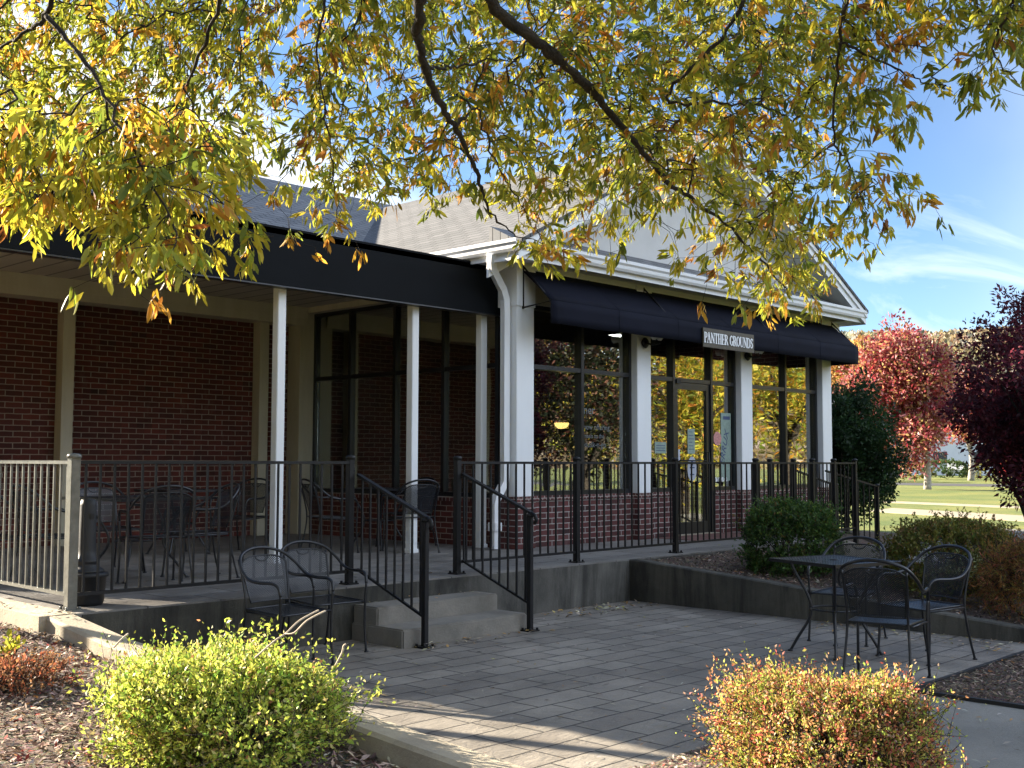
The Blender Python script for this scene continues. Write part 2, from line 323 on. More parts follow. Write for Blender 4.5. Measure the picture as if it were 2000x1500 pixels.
class MB:
    def __init__(s): s.v = []; s.f = []; s.uv = None; s.sm = []
    def add(s, vs, fs, smooth=False):
        o = len(s.v); s.v += [tuple(v) for v in vs]; s.f += [tuple(i+o for i in f) for f in fs]; s.sm += [smooth]*len(fs); return s
    def box(s, x0, x1, y0, y1, z0, z1, bev=0.0):
        if bev:
            return s.bbox(x0, x1, y0, y1, z0, z1, bev)
        v = [(x0,y0,z0),(x1,y0,z0),(x1,y1,z0),(x0,y1,z0),(x0,y0,z1),(x1,y0,z1),(x1,y1,z1),(x0,y1,z1)]
        return s.add(v, [(0,3,2,1),(4,5,6,7),(0,1,5,4),(1,2,6,5),(2,3,7,6),(3,0,4,7)])
    def bbox(s, x0, x1, y0, y1, z0, z1, b):
        import bmesh
        bm = bmesh.new(); bmesh.ops.create_cube(bm, size=1)
        for v in bm.verts: v.co = Vector(((x0+x1)/2+v.co.x*(x1-x0), (y0+y1)/2+v.co.y*(y1-y0), (z0+z1)/2+v.co.z*(z1-z0)))
        bmesh.ops.bevel(bm, geom=bm.edges[:], offset=b, segments=2, affect='EDGES')
        bm.verts.index_update(); vs = [v.co[:] for v in bm.verts]; fs = [[v.index for v in f.verts] for f in bm.faces]; bm.free()
        return s.add(vs, fs)
    def prism(s, poly, d, closed=True):      # poly: list of 3D points, d: extrusion vector
        n = len(poly); d = Vector(d); a = [Vector(p) for p in poly]; b = [p+d for p in a]
        fs = [tuple(range(n))[::-1], tuple(range(n, 2*n))] + [(i, (i+1) % n, n+(i+1) % n, n+i) for i in range(n)]
        return s.add(a+b, fs)
    def tube(s, pts, r, n=8, caps=True, closed=False, sq=False):
        pts = [Vector(p) for p in pts]; k = len(pts); rs = r if isinstance(r, (list, tuple)) else [r]*k
        o = []; fs = []; prev = None
        for i, p in enumerate(pts):
            if closed: t = (pts[(i+1) % k]-pts[i-1])
            else: t = pts[min(i+1, k-1)]-pts[max(i-1, 0)]
            t.normalize()
            if prev is None:
                a = Vector((0, 0, 1)) if abs(t.z) < 0.9 else Vector((1, 0, 0))
                u = t.cross(a).normalized()
            else:
                u = (prev-t*prev.dot(t)); u = u.normalized() if u.length > 1e-6 else t.orthogonal().normalized()
            prev = u; v = t.cross(u)
            for j in range(n):
                an = 2*math.pi*(j+(0.5 if sq else 0))/n
                o.append(p+(u*math.cos(an)+v*math.sin(an))*rs[i]*(1.414 if sq else 1))
        for i in range(k if closed else k-1):
            for j in range(n):
                a = i*n+j; b = i*n+(j+1) % n; c = ((i+1) % k)*n+(j+1) % n; d = ((i+1) % k)*n+j
                fs.append((a, b, c, d))
        if caps and not closed: fs += [tuple(range(n))[::-1], tuple(range((k-1)*n, k*n))]
        return s.add(o, fs, not sq)
    def lathe(s, prof, c, n=20, smooth=True, axis='z'):
        o = []; fs = []; cx, cy, cz = c; k = len(prof)
        for r_, z in prof:
            for j in range(n):
                a = 2*math.pi*j/n; q = (r_*math.cos(a), r_*math.sin(a), z)
                if axis == 'y': q = (q[0], z, q[1])
                o.append((cx+q[0], cy+q[1], cz+q[2]))
        for i in range(k-1):
            for j in range(n): fs.append((i*n+j, i*n+(j+1) % n, (i+1)*n+(j+1) % n, (i+1)*n+j))
        fs += [tuple(range(n))[::-1], tuple(range((k-1)*n, k*n))]
        return s.add(o, fs, smooth)
    def build(s, name, mat, parent=None, label=None, cat=None, group=None, kind=None, uv=None):
        me = bpy.data.meshes.new(name); off = parent_world(parent)
        me.from_pydata([(v[0]-off[0], v[1]-off[1], v[2]-off[2]) for v in s.v], [], s.f)
        me.polygons.foreach_set('use_smooth', s.sm)
        if uv is not None:
            ul = me.uv_layers.new(name='UVMap')
            for p in me.polygons:
                for li in p.loop_indices: ul.data[li].uv = uv[me.loops[li].vertex_index]
        me.update(); me.materials.append(M[mat] if isinstance(mat, str) else mat)
        o = bpy.data.objects.new(name, me); COL.objects.link(o)
        if parent: o.parent = parent
        return tag(o, label, cat, group, kind)
def parent_world(p):
    v = Vector((0, 0, 0))
    while p is not None:
        v += p.location if abs(p.rotation_euler.z) < 1e-9 else Vector((0, 0, 0)); p = p.parent
    return v

def mesh_np(name, verts, faces, mat, parent=None, cols=None, nper=4, smooth=False):
    me = bpy.data.meshes.new(name); nf = len(faces)
    off = parent_world(parent); verts = verts-np.array(off)
    me.vertices.add(len(verts)); me.vertices.foreach_set('co', verts.astype(np.float32).ravel())
    me.loops.add(nf*nper); me.loops.foreach_set('vertex_index', faces.astype(np.int32).ravel())
    me.polygons.add(nf); me.polygons.foreach_set('loop_start', np.arange(0, nf*nper, nper, dtype=np.int32))
    me.update(calc_edges=True)
    if smooth: me.polygons.foreach_set('use_smooth', np.ones(nf, dtype=bool))
    if cols is not None:
        at_ = me.attributes.new('Col', 'FLOAT_COLOR', 'FACE'); c = np.ones((nf, 4), np.float32); c[:, :3] = cols; at_.data.foreach_set('color', c.ravel())
    me.validate(); me.materials.append(M[mat])
    o = bpy.data.objects.new(name, me); COL.objects.link(o)
    if parent: o.parent = parent
    return o

RNG = np.random.default_rng(7)
def unit(a): return a/np.maximum(np.linalg.norm(a, axis=1, keepdims=True), 1e-9)
def leaf_arrays(c, d, ln, wd, cols, fold=0.25, rng=RNG, long=False):
    """c base points, d directions, ln lengths, wd widths -> verts, quads, colours"""
    n = len(c); d = unit(d); r = unit(rng.normal(size=(n, 3))); s = unit(np.cross(d, r)); nn = np.cross(s, d)
    ln = ln[:, None]; wd = wd[:, None]
    if long:
        cv = rng.uniform(-0.25, 0.1, (n, 1))*ln
        t = lambda a, b: c+d*ln*a+s*wd*b+nn*(cv*a*a+abs(b)*fold*wd)
        V = np.stack([c, t(0.3, 0.42), t(0.7, 0.40), t(1.0, 0), t(0.7, -0.40), t(0.3, -0.42)], 1).reshape(-1, 3)
        k = np.arange(n)[:, None]*6; F = np.concatenate([k+np.array([[0, 1, 2, 3]]), k+np.array([[0, 3, 4, 5]])], 1).reshape(-1, 4)
        return V, F, np.repeat(cols, 2, 0)
    V = np.stack([c, c+d*ln*0.45+s*wd*0.5+nn*wd*fold, c+d*ln, c+d*ln*0.45-s*wd*0.5+nn*wd*fold], 1).reshape(-1, 3)
    F = (np.arange(n)[:, None]*4+np.arange(4)[None]); return V, F, cols
def palette(n, pal, rng=RNG, jit=0.18):
    w_ = np.array([p[0] for p in pal], float); w_ /= w_.sum(); c = np.array([p[1] for p in pal])
    i = rng.choice(len(pal), n, p=w_); return np.clip(c[i]*(1+rng.normal(0, jit, (n, 1)))*(1+rng.normal(0, 0.06, (n, 3))), 0.003, 0.9)

D = 0.437          # deck level; patio is 0
def grid_sheet(name, xs, ys, zf, mat, noise=0.0, kind='structure'):
    X, Y = np.meshgrid(xs, ys, indexing='ij'); Z = zf(X, Y)
    if noise: Z = Z+noise*(np.sin(X*3.1+Y*1.7)*0.5+np.sin(X*7.3-Y*5.1)*0.3+RNG.normal(0, 0.25, X.shape))
    V = np.stack([X, Y, Z], -1).reshape(-1, 3); a, b = X.shape
    i, j = np.meshgrid(np.arange(a-1), np.arange(b-1), indexing='ij'); k = (i*b+j).ravel()
    F = np.stack([k, k+b, k+b+1, k+1], 1); o = mesh_np(name, V, F, mat, smooth=True); return tag(o, kind=kind)

# ================================================================== ground
MB().add([(-900,-900,-0.09),(900,-900,-0.09),(900,900,-0.09),(-900,900,-0.09)], [(0,1,2,3)]).build('lawn', 'lawn', kind='structure')
MB().prism([(3.65,3.3,-0.3),(9.80,3.3,-0.3),(9.80,7.6,-0.3),(3.65,7.6,-0.3)], (0,0,0.3)).build('patio', 'patio', kind='structure')
MB().prism([(5.2,3.296,-0.3),(5.2,-8,-0.3),(7.22,-8,-0.3),(7.22,3.296,-0.3)], (0,0,0.298)).build('walkway', 'walk', kind='structure')
dk = MB().box(3.66, 14.6, 7.6, 13.8, -0.3, D)
dk.build('deck_slab', 'deck', kind='structure')
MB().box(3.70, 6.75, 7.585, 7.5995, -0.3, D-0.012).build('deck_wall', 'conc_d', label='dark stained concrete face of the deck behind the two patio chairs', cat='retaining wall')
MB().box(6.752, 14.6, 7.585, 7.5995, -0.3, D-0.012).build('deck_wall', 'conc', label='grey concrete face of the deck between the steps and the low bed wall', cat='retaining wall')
MB().box(3.40, 3.655, 7.6, 13.8, -0.3, D+0.004).build('deck_kerb', 'curb', kind='structure')
ap = MB(); ap.box(12.72, 14.6, 8.6, 9.40, D-0.1, D+0.006); ap.build('brick_apron', 'paver', kind='structure')
# ramp down at the far end and the paths across the lawn
MB().prism([(14.6,7.6,-0.3),(14.6,7.6,D),(16.3,7.6,0.06),(16.3,7.6,-0.3)], (0,1.8,0)).build('ramp', 'deck', kind='structure')
MB().prism([(16.3,7.0,-0.3),(20.5,8.5,-0.3),(23.3,8.0,-0.3),(24.6,5.5,-0.3),(25,-2,-0.3),(27.4,-2,-0.3),(27.3,6.0,-0.3),(26,9.6,-0.3),(21.5,10.9,-0.3),(16.3,9.4,-0.3)], (0,0,0.31)).build('path', 'walk', kind='structure')
MB().prism([(34.3,17.0,-0.3),(31.0,10.0,-0.3),(28.5,3,-0.3),(31.2,3,-0.3),(33.6,10.0,-0.3),(37.0,17.4,-0.3)], (0,0,0.235)).build('path', 'tanwalk', kind='structure')
MB().prism([(43,23,-0.3),(40,13,-0.3),(37,3,-0.3),(38.2,3,-0.3),(41.3,13,-0.3),(44.4,23,-0.3)], (0,0,0.232)).build('path', 'tanwalk', kind='structure')
MB().prism([(75,60,-0.3),(75,-20,-0.3),(83,-20,-0.3),(83,60,-0.3)], (0,0,0.231)).build('road', 'asph', kind='structure')
MB().prism([(-40,-24,-0.3),(60,-30,-0.3),(60,-38,-0.3),(-40,-32,-0.3)], (0,0,0.231)).build('road', 'asph', kind='structure')

def kerb_top(y): return np.interp(y, [2.4, 3.4, 4.5, 6.76, 7.6], [0.10, 0.18, 0.25, 0.35, 0.437])
# sloping kerb on the left of the patio, turning right round the bed out of frame
kv = []; kf = []; path = [(3.65,7.6),(3.65,6.76),(3.65,5.6),(3.65,4.5),(3.65,3.9),(3.66,3.4),(3.72,3.05),(3.85,2.7),(4.0,2.3)]
KX = [7.6,6.76,5.6,4.5,3.9,3.4,3.05,2.7,2.3]
for i, (x, y) in enumerate(path):
    p0 = Vector(path[max(i-1,0)]); p1 = Vector(path[min(i+1,len(path)-1)]); t = (p1-p0).normalized(); n_ = Vector((t.y, -t.x))
    if n_.x > 0: n_ = -n_
    z = float(kerb_top(y)); q = Vector((x, y))+n_*0.20; b = 0.018
    q1 = Vector((x, y))+n_*b; q2 = Vector((x, y))+n_*(0.20-b)
    kv += [(x, y, -0.3), (x, y, z-b), (q1.x, q1.y, z), (q2.x, q2.y, z), (q.x, q.y, z-b), (q.x, q.y, -0.3)]
    if i:
        for j in range(5): a = (i-1)*6+j; kf.append((a, a+6, a+7, a+1))
kf += [(0,1,2,3,4,5), tuple(range(len(kv)-6, len(kv)))[::-1]]
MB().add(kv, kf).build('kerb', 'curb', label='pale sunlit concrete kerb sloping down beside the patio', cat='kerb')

mul_l = grid_sheet('mulch_bed', np.linspace(-6, 3.47, 70), np.linspace(-3, 13.8, 90),
    lambda X, Y: np.interp(Y, [-3, 2.4, 3.4, 4.5, 6.76, 7.6, 14], [-0.05, 0.02, 0.09, 0.16, 0.27, 0.35, 0.36])+0.02*np.sin(X*1.3), 'mulch_l', 0.008)
grid_sheet('mulch_bed', np.linspace(3.66, 5.3, 20), np.linspace(-3, 3.36, 40),
    lambda X, Y: 0.035+0.03*np.exp(-((X-4.6)**2+(Y-2.4)**2)/0.5), 'mulch_l', 0.006)
grid_sheet('mulch_bed', np.linspace(7.24, 9.80, 24), np.linspace(-3, 3.28, 50), lambda X, Y: 0.012+0*X, 'mulch', 0.006)
wt = lambda y: np.interp(y, [1.0, 3.5, 5.9, 7.44, 7.6], [0.02, 0.123, 0.321, 0.433, 0.437])
grid_sheet('mulch_bed', np.linspace(9.94, 14.5, 40), np.linspace(-3, 7.58, 90), lambda X, Y: wt(Y)-0.035-np.clip((X-12.3)*0.12, 0, 0.35), 'mulch', 0.010)
grid_sheet('mulch_bed', np.linspace(17.6, 23.5, 30), np.linspace(8.6, 13.6, 30), lambda X, Y: -0.10+0.22*np.exp(-(((X-20.5)/1.9)**4+((Y-10.8)/1.5)**4)), 'mulch', 0.01)
# retaining wall on the right
rv = []; rf = []; ys = [7.585, 7.44, 5.9, 4.7, 3.5, 2.2, 1.0, -1.0]
for i, y in enumerate(ys):
    z = float(wt(y)); b = 0.012
    rv += [(9.80, y, -0.3), (9.80, y, z-b), (9.80+b, y, z), (9.95-b, y, z), (9.95, y, z-b), (9.95, y, -0.3)]
    if i:
        for j in range(5): a = (i-1)*6+j; rf.append((a, a+1, a+7, a+6))
rf += [(0,5,4,3,2,1), tuple(range(len(rv)-6, len(rv)))]
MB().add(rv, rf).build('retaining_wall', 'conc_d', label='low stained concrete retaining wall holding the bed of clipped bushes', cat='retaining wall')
MB().box(7.20, 9.795, 3.27, 3.298, -0.1, 0.03).build('bed_edging', 'edging', label='thin black edging strip between the patio and the bare mulch', cat='edging')
MB().box(7.205, 7.24, -3, 3.268, -0.1, 0.022).build('bed_edging', 'edging', label='thin black edging strip between the concrete walk and the bare mulch', cat='edging')
# steps
st = thing('concrete_steps', 'two grey concrete steps rising from the patio between black handrails', 'steps', (6.75, 7.25, 0))
MB().box(6.03, 7.48, 6.93, 7.584, -0.1, 0.146, 0.012).build('step', 'step', st)
MB().box(6.05, 7.46, 7.27, 7.583, 0.1, 0.291, 0.012).build('step', 'step', st)

# ================================================================== building
B = thing('cafe_building', 'red brick cafe building with a gabled shopfront and covered porch', 'building', (10, 13.8, D))
# --- main body: porch back wall, left end wall, roof
MB().box(2.35, 10.05, 13.80, 14.05, -0.2, 3.9).build('wall', 'brick', B)
MB().box(2.35, 2.6, 14.052, 20.2, -0.2, 3.9).build('wall', 'brick', B)
MB().box(17.75, 21.3, 13.8, 14.05, -0.2, 3.9).build('wall', 'brick', B)
MB().prism([(2.35,14.06,3.9),(2.35,20,3.9),(2.35,17,6.35)], (0.2,0,0)).build('gable_wall', 'gable', B)
for x in (6.37, 9.22):
    MB().box(x-0.075, x+0.075, 13.62, 13.797, D, 3.44, 0.004).build('pilaster', 'cream', B)
MB().box(9.74, 10.02, 13.50, 13.797, D, 3.62, 0.004).build('pilaster', 'cream', B)
MB().box(2.40, 9.85, 13.48, 13.796, 3.44, 3.70).build('beam', 'cream', B)
MB().box(2.41, 9.848, 13.468, 13.4795, 3.54, 3.70).build('beam_trim', 'cream', B)
MB().box(6.345, 6.395, 13.45, 13.4675, 3.50, 3.60).build('bracket', 'cream', B)
MB().box(9.855, 10.02, 9.9, 13.797, 3.62, 3.72).build('beam', 'cream', B)
MB().box(2.31, 9.854, 9.83, 13.796, 3.702, 3.80).build('porch_ceiling', 'soffit', B)
MB().box(2.31, 9.95, 9.70, 11.9, 3.802, 3.86).build('porch_roof', 'shingle_a', B)
# main roof, two slopes 0.5 pitch, ridge y=17 z=6.51
def slab(poly, th=0.06): return MB().prism(poly, (0, 0, -th))
slab([(2.05,11.9,3.96),(9.60,11.9,3.96),(13.75,16.52,6.27),(17.9,11.9,3.96),(21.6,11.9,3.96),(21.6,17,6.51),(2.05,17,6.51)]).build('roof', 'shingle_a', B)
slab([(2.05,17.01,6.51),(21.6,17.01,6.51),(21.6,22,4.01),(2.05,22,4.01)]).build('roof', 'shingle_a', B)
# --- shopfront: base walls, columns, header
for x0, x1 in ((10.02, 12.40), (12.54, 13.268), (14.282, 14.98), (15.13, 17.47)):
    MB().box(x0, x1, 9.46, 9.70, D-0.02, 1.005).build('wall', 'brick_b', B)
    MB().box(x0, x1, 9.44, 9.70, 1.006, 1.062).build('sill', 'rowlock', B)
colx = (9.93, 12.31, 14.90, 17.40)
for i, x in enumerate(colx):
    MB().box(x-0.02, x+0.33, 9.37, 9.455, D-0.02, 1.0).build('pedestal', 'brick_b', B)
    MB().box(x-0.02, x+0.33, 9.36, 9.4555, 1.001, 1.058).build('pedestal_cap', 'rowlock', B)
    c = MB().box(x, x+0.31, 9.38, 9.66, 1.06, 3.88, 0.005).build('column', 'white', B)
    MB().box(x-0.012, x+0.322, 9.365, 9.69, 3.36, 3.87, 0.004).build('collar', 'white', c)
MB().box(9.92, 10.02, 9.456, 9.705, D-0.02, 1.0585).build('wall', 'brick_b', B)
MB().box(10.242, 17.40, 9.45, 9.70, 3.42, 3.88).build('header', 'cream', B)
MB().box(9.94, 10.18, 9.70, 13.8, D-0.02, 0.98).build('wall', 'brick', B)
MB().box(9.93, 10.19, 9.705, 13.8, 0.981, 1.035).build('sill', 'rowlock', B)
MB().box(9.95, 10.15, 9.69, 13.79, 3.722, 3.90).build('header', 'cream', B)
# right side wall with a long low window, back wall, floor and ceiling inside
MB().box(17.48, 17.70, 9.70, 12.2, -0.2, 3.88).build('wall', 'brick', B)
MB().box(17.48, 17.70, 12.2, 13.6, -0.2, 1.75).build('wall', 'brick', B)
MB().box(17.48, 17.70, 12.2, 13.6, 2.25, 3.88).build('wall', 'brick', B)
MB().box(17.48, 17.70, 13.6, 17.6, -0.2, 3.88).build('wall', 'brick', B)
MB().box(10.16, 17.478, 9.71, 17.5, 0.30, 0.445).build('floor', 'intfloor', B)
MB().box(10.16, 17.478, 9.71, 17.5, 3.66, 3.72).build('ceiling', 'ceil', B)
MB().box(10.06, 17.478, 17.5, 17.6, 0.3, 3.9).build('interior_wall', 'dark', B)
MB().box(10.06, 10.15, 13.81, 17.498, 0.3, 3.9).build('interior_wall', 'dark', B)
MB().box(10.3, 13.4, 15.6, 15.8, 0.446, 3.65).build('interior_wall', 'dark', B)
# eaves: soffit, frieze, gutters, pent strip, gable
MB().box(9.55, 17.95, 8.96, 9.448, 3.90, 3.925).build('soffit', 'white', B)
MB().box(9.9, 17.74, 9.40, 9.449, 3.82, 3.899).build('frieze', 'white', B)
def gutter(p0, p1, out):
    p0 = Vector(p0); p1 = Vector(p1); o = Vector(out)
    prof = [(0,-0.02),(0.055,-0.02),(0.075,0.01),(0.082,0.05),(0.105,0.075),(0.108,0.115),(0.098,0.115),(0.095,0.082),(0.07,0.055),(0.06,0.015),(0,0.0)]
    a = [p0+o*x+Vector((0,0,z)) for x, z in prof]; return MB().prism(a, p1-p0)
gutter((9.46,8.96,3.925),(18.04,8.96,3.925),(0,-1,0)).build('gutter', 'white', B)
gutter((9.46,8.86,3.925),(9.46,12.0,3.925),(-1,0,0)).build('gutter', 'white', B)
MB().box(9.462, 18.0, 8.962, 8.99, 3.84, 3.924).build('fascia_board', 'white', B)
MB().box(9.462, 9.49, 8.991, 12.0, 3.84, 3.924).build('fascia_board', 'white', B)
MB().box(9.491, 9.93, 8.991, 12.0, 3.86, 3.89).build('soffit', 'white', B)
MB().box(17.72, 18.0, 8.991, 13.0, 3.86, 3.89).build('soffit', 'white', B)
MB().prism([(9.47,8.93,4.03),(9.47,9.40,4.265),(9.47,9.40,3.93),(9.47,8.93,3.93)], (8.56,0,0)).build('pent_roof', 'shingle_a', B)
MB().prism([(9.95,9.42,4.24),(17.55,9.42,4.24),(13.75,9.42,6.13)], (0,0.12,0)).build('gable_wall', 'gable', B)
sl = 0.517
def rake(side, y0, y1, dz0, dz1, x_in=0.0, name='rake_board', mat='white'):
    xe = 13.75+side*(4.30); ze = 6.27-sl*4.30
    q = [(13.75, y0, 6.27+dz0), (xe, y0, ze+dz0), (xe, y0, ze+dz1), (13.75, y0, 6.27+dz1)]
    MB().prism(q, (0, y1-y0, 0)).build(name, mat, B)
for s_ in (-1, 1):
    rake(s_, 8.90, 8.935, -0.235, -0.055); rake(s_, 8.87, 8.9, -0.13, -0.052)
    rake(s_, 8.936, 9.415, -0.235, -0.21, name='rake_soffit')
    rake(s_, 9.385, 9.419, -0.40, -0.236, name='rake_frieze')
    rake(s_, 8.85, 17.4, -0.05, 0.0, name='roof', mat='shingle_b')
# porch fascia and posts
MB().box(2.30, 9.985, 9.70, 9.80, 3.275, 3.885, 0.006).build('fascia', 'fascia', B)
MB().box(2.295, 9.98, 9.696, 9.82, 3.262, 3.276).build('fascia_trim', 'frame', B)
MB().box(2.30, 2.40, 9.801, 13.7, 3.275, 3.885).build('fascia', 'fascia', B)
for x in (2.50, 6.87, 8.72, 9.84):
    pp = MB().box(x-0.05, x+0.05, 9.84, 9.94, D, 3.702, 0.006).build('porch_post', 'white', B)
    MB().box(x-0.062, x+0.062, 9.828, 9.952, D-0.002, D+0.045, 0.005).build('base_plate', 'white', pp)
# downspout
dsp = [(9.42,9.30,3.92),(9.44,9.33,3.84),(9.50,9.38,3.76),(9.70,9.47,3.64),(9.80,9.5,3.56),(9.86,9.51,3.44),(9.865,9.51,3.3),(9.865,9.51,1.30),(9.85,9.51,1.22),(9.72,9.50,1.06),(9.69,9.50,0.98),(9.69,9.50,0.45)]
o = MB().tube(dsp, 0.042, 4, sq=True).build('downspout', 'white', B)
MB().box(9.63, 9.75, 9.44, 9.56, 0.66, 0.76, 0.004).build('cleanout', 'white', o)

# --- windows
def window(u0, u1, z0, z1, mull, zt, face, axis, name='window', gm='glass', skip=None):
    """frame + panes in a wall. axis 'y': plane y=face, u runs along x. axis 'x': plane x=face, u runs along y."""
    def bx(mb, a0, a1, d0, d1, c0, c1):
        return mb.box(a0, a1, face+d0, face+d1, c0, c1) if axis == 'y' else mb.box(face+d0, face+d1, a0, a1, c0, c1)
    f0 = -0.06 if axis == 'y' else -0.045
    fr = bx(MB(), u0, u0+0.05, f0, 0.05, z0, z1); bx(fr, u1-0.05, u1, f0, 0.05, z0, z1)
    bx(fr, u0+0.05, u1-0.05, f0, 0.05, z1-0.05, z1)
    wn = fr.build(name, 'frame', B)
    edges = [u0+0.025]+list(mull)+[u1-0.025]
    for q in mull: bx(MB(), q-0.027, q+0.027, f0-0.003, 0.055, z0+0.001 if skip is None else D+0.01, z1-0.051).build('mullion', 'frame', wn)
    for k in range(len(edges)-1):
        a, b = edges[k]+0.026, edges[k+1]-0.026
        bx(MB(), a, b, f0+0.004, 0.045, zt-0.028, zt+0.028).build('transom', 'frame', wn)
        bx(MB(), a, b, -0.004, 0.004, zt+0.029, z1-0.051).build('pane', gm, wn)
        if skip == k: continue
        bx(MB(), a, b, f0+0.004, 0.04, z0, z0+0.055).build('bottom_rail', 'frame', wn)
        bx(MB(), a, b, -0.004, 0.004, z0+0.056, zt-0.029).build('pane', gm, wn)
    return wn
window(10.24, 12.31, 1.063, 3.42, [11.28], 2.655, 9.54, 'y')
window(12.62, 14.90, 1.063, 3.42, [13.30, 14.25], 2.655, 9.54, 'y', skip=1)
window(15.21, 17.40, 1.063, 3.42, [16.38], 2.655, 9.54, 'y')
window(9.75, 13.50, 1.036, 3.62, [10.74, 11.70, 12.66], 2.665, 10.03, 'x', gm='glass_s')
# side lights' brick returns are in the base walls; the door
d = MB(); d.box(13.329, 13.415, 9.50, 9.56, 0.455, 2.622); d.box(14.135, 14.221, 9.50, 9.56, 0.455, 2.622); d.box(13.416, 14.134, 9.50, 9.56, 2.525, 2.622); d.box(13.416, 14.134, 9.50, 9.56, 0.455, 0.62)
dr = d.build('door', 'frame', B)
MB().box(13.416, 14.134, 9.526, 9.534, 0.621, 2.524).build('glass_panel', 'glass', dr)
MB().tube([(14.10,9.495,1.25),(14.10,9.44,1.25),(14.10,9.44,1.62),(14.10,9.495,1.62)], 0.011, 8).build('handle', 'metal', dr)
MB().tube([(13.45,9.495,1.50),(13.45,9.47,1.50),(14.08,9.47,1.50),(14.08,9.495,1.50)], 0.010, 8).build('push_bar', 'metal', dr)
MB().box(13.34, 13.44, 9.46, 9.499, 2.60, 2.66).build('closer', 'metal', dr)
MB().box(13.25, 14.30, 9.40, 9.62, D-0.02, 0.452).build('threshold', 'curb', B)

# --- awning
A = thing('window_awning', 'dark navy fabric awning stretched over the shopfront windows and door', 'awning', (13.85, 9.4, 3.0))
xa, xb = 10.02, 17.74
zs = lambda t: (9.44-0.54*t, 3.86-(3.86-3.40)*t)
n_ = 60; vs = []; fs = []
for i in range(n_+1):
    x = xa+(xb-xa)*i/n_; ph = (i % 10)/10; sag = 0.0
    for t in (0, .25, .5, .75, 1.0):
        y, z = zs(t); vs.append((x, y, z-sag*math.sin(math.pi*t)))
for i in range(n_):
    for j in range(4): a = i*5+j; fs.append((a, a+1, a+6, a+5))
mb = MB(); mb.add(vs, fs, True)
cn = mb.build('canopy', 'awning', A); s_ = cn.modifiers.new('thickness', 'SOLIDIFY'); s_.thickness = 0.006
vs = []; fs = []
for i in range(n_+1):
    x = xa+(xb-xa)*i/n_
    for j in range(4): vs.append((x, 8.897+0.004*math.sin(i*0.9+j), 3.395-0.28*j/3+(0.004*math.sin(i*0.7) if j == 3 else 0)))
for i in range(n_):
    for j in range(3): a = i*4+j; fs.append((a, a+1, a+5, a+4))
mb = MB(); mb.add(vs, fs, True); vl = mb.build('valance', 'awning', A); s_ = vl.modifiers.new('thickness', 'SOLIDIFY'); s_.thickness = 0.005
for k in range(1, 6):
    x = xa+(xb-xa)*k/6; MB().tube([(x, 9.43, 3.859), (x, 9.17, 3.628), (x, 8.899, 3.402), (x, 8.892, 3.39), (x, 8.892, 3.12)], 0.002, 5).build('seam', 'awning', A)
for x in (xa+0.012, 12.45, 15.05, xb-0.012):
    MB().tube([(x, 9.36, 3.84), (x, 8.915, 3.385), (x, 9.36, 3.345)], 0.012, 6).build('frame_strut', 'metal', A)
    MB().tube([(x, 9.37, 3.86), (x, 9.37, 3.33)], 0.014, 6).build('frame_strut', 'metal', A)
    MB().tube([(x, 8.912, 3.385), (x, 8.912, 3.12)], 0.012, 6).build('frame_strut', 'metal', A)
MB().tube([(xa, 8.915, 3.39), (xb, 8.915, 3.39)], 0.013, 6).build('frame_bar', 'metal', A)
MB().prism([(xb, 9.44, 3.85), (xb, 8.90, 3.39), (xb, 8.90, 3.12), (xb, 9.44, 3.12)], (0.005, 0, 0)).build('end_panel', 'awning', A)

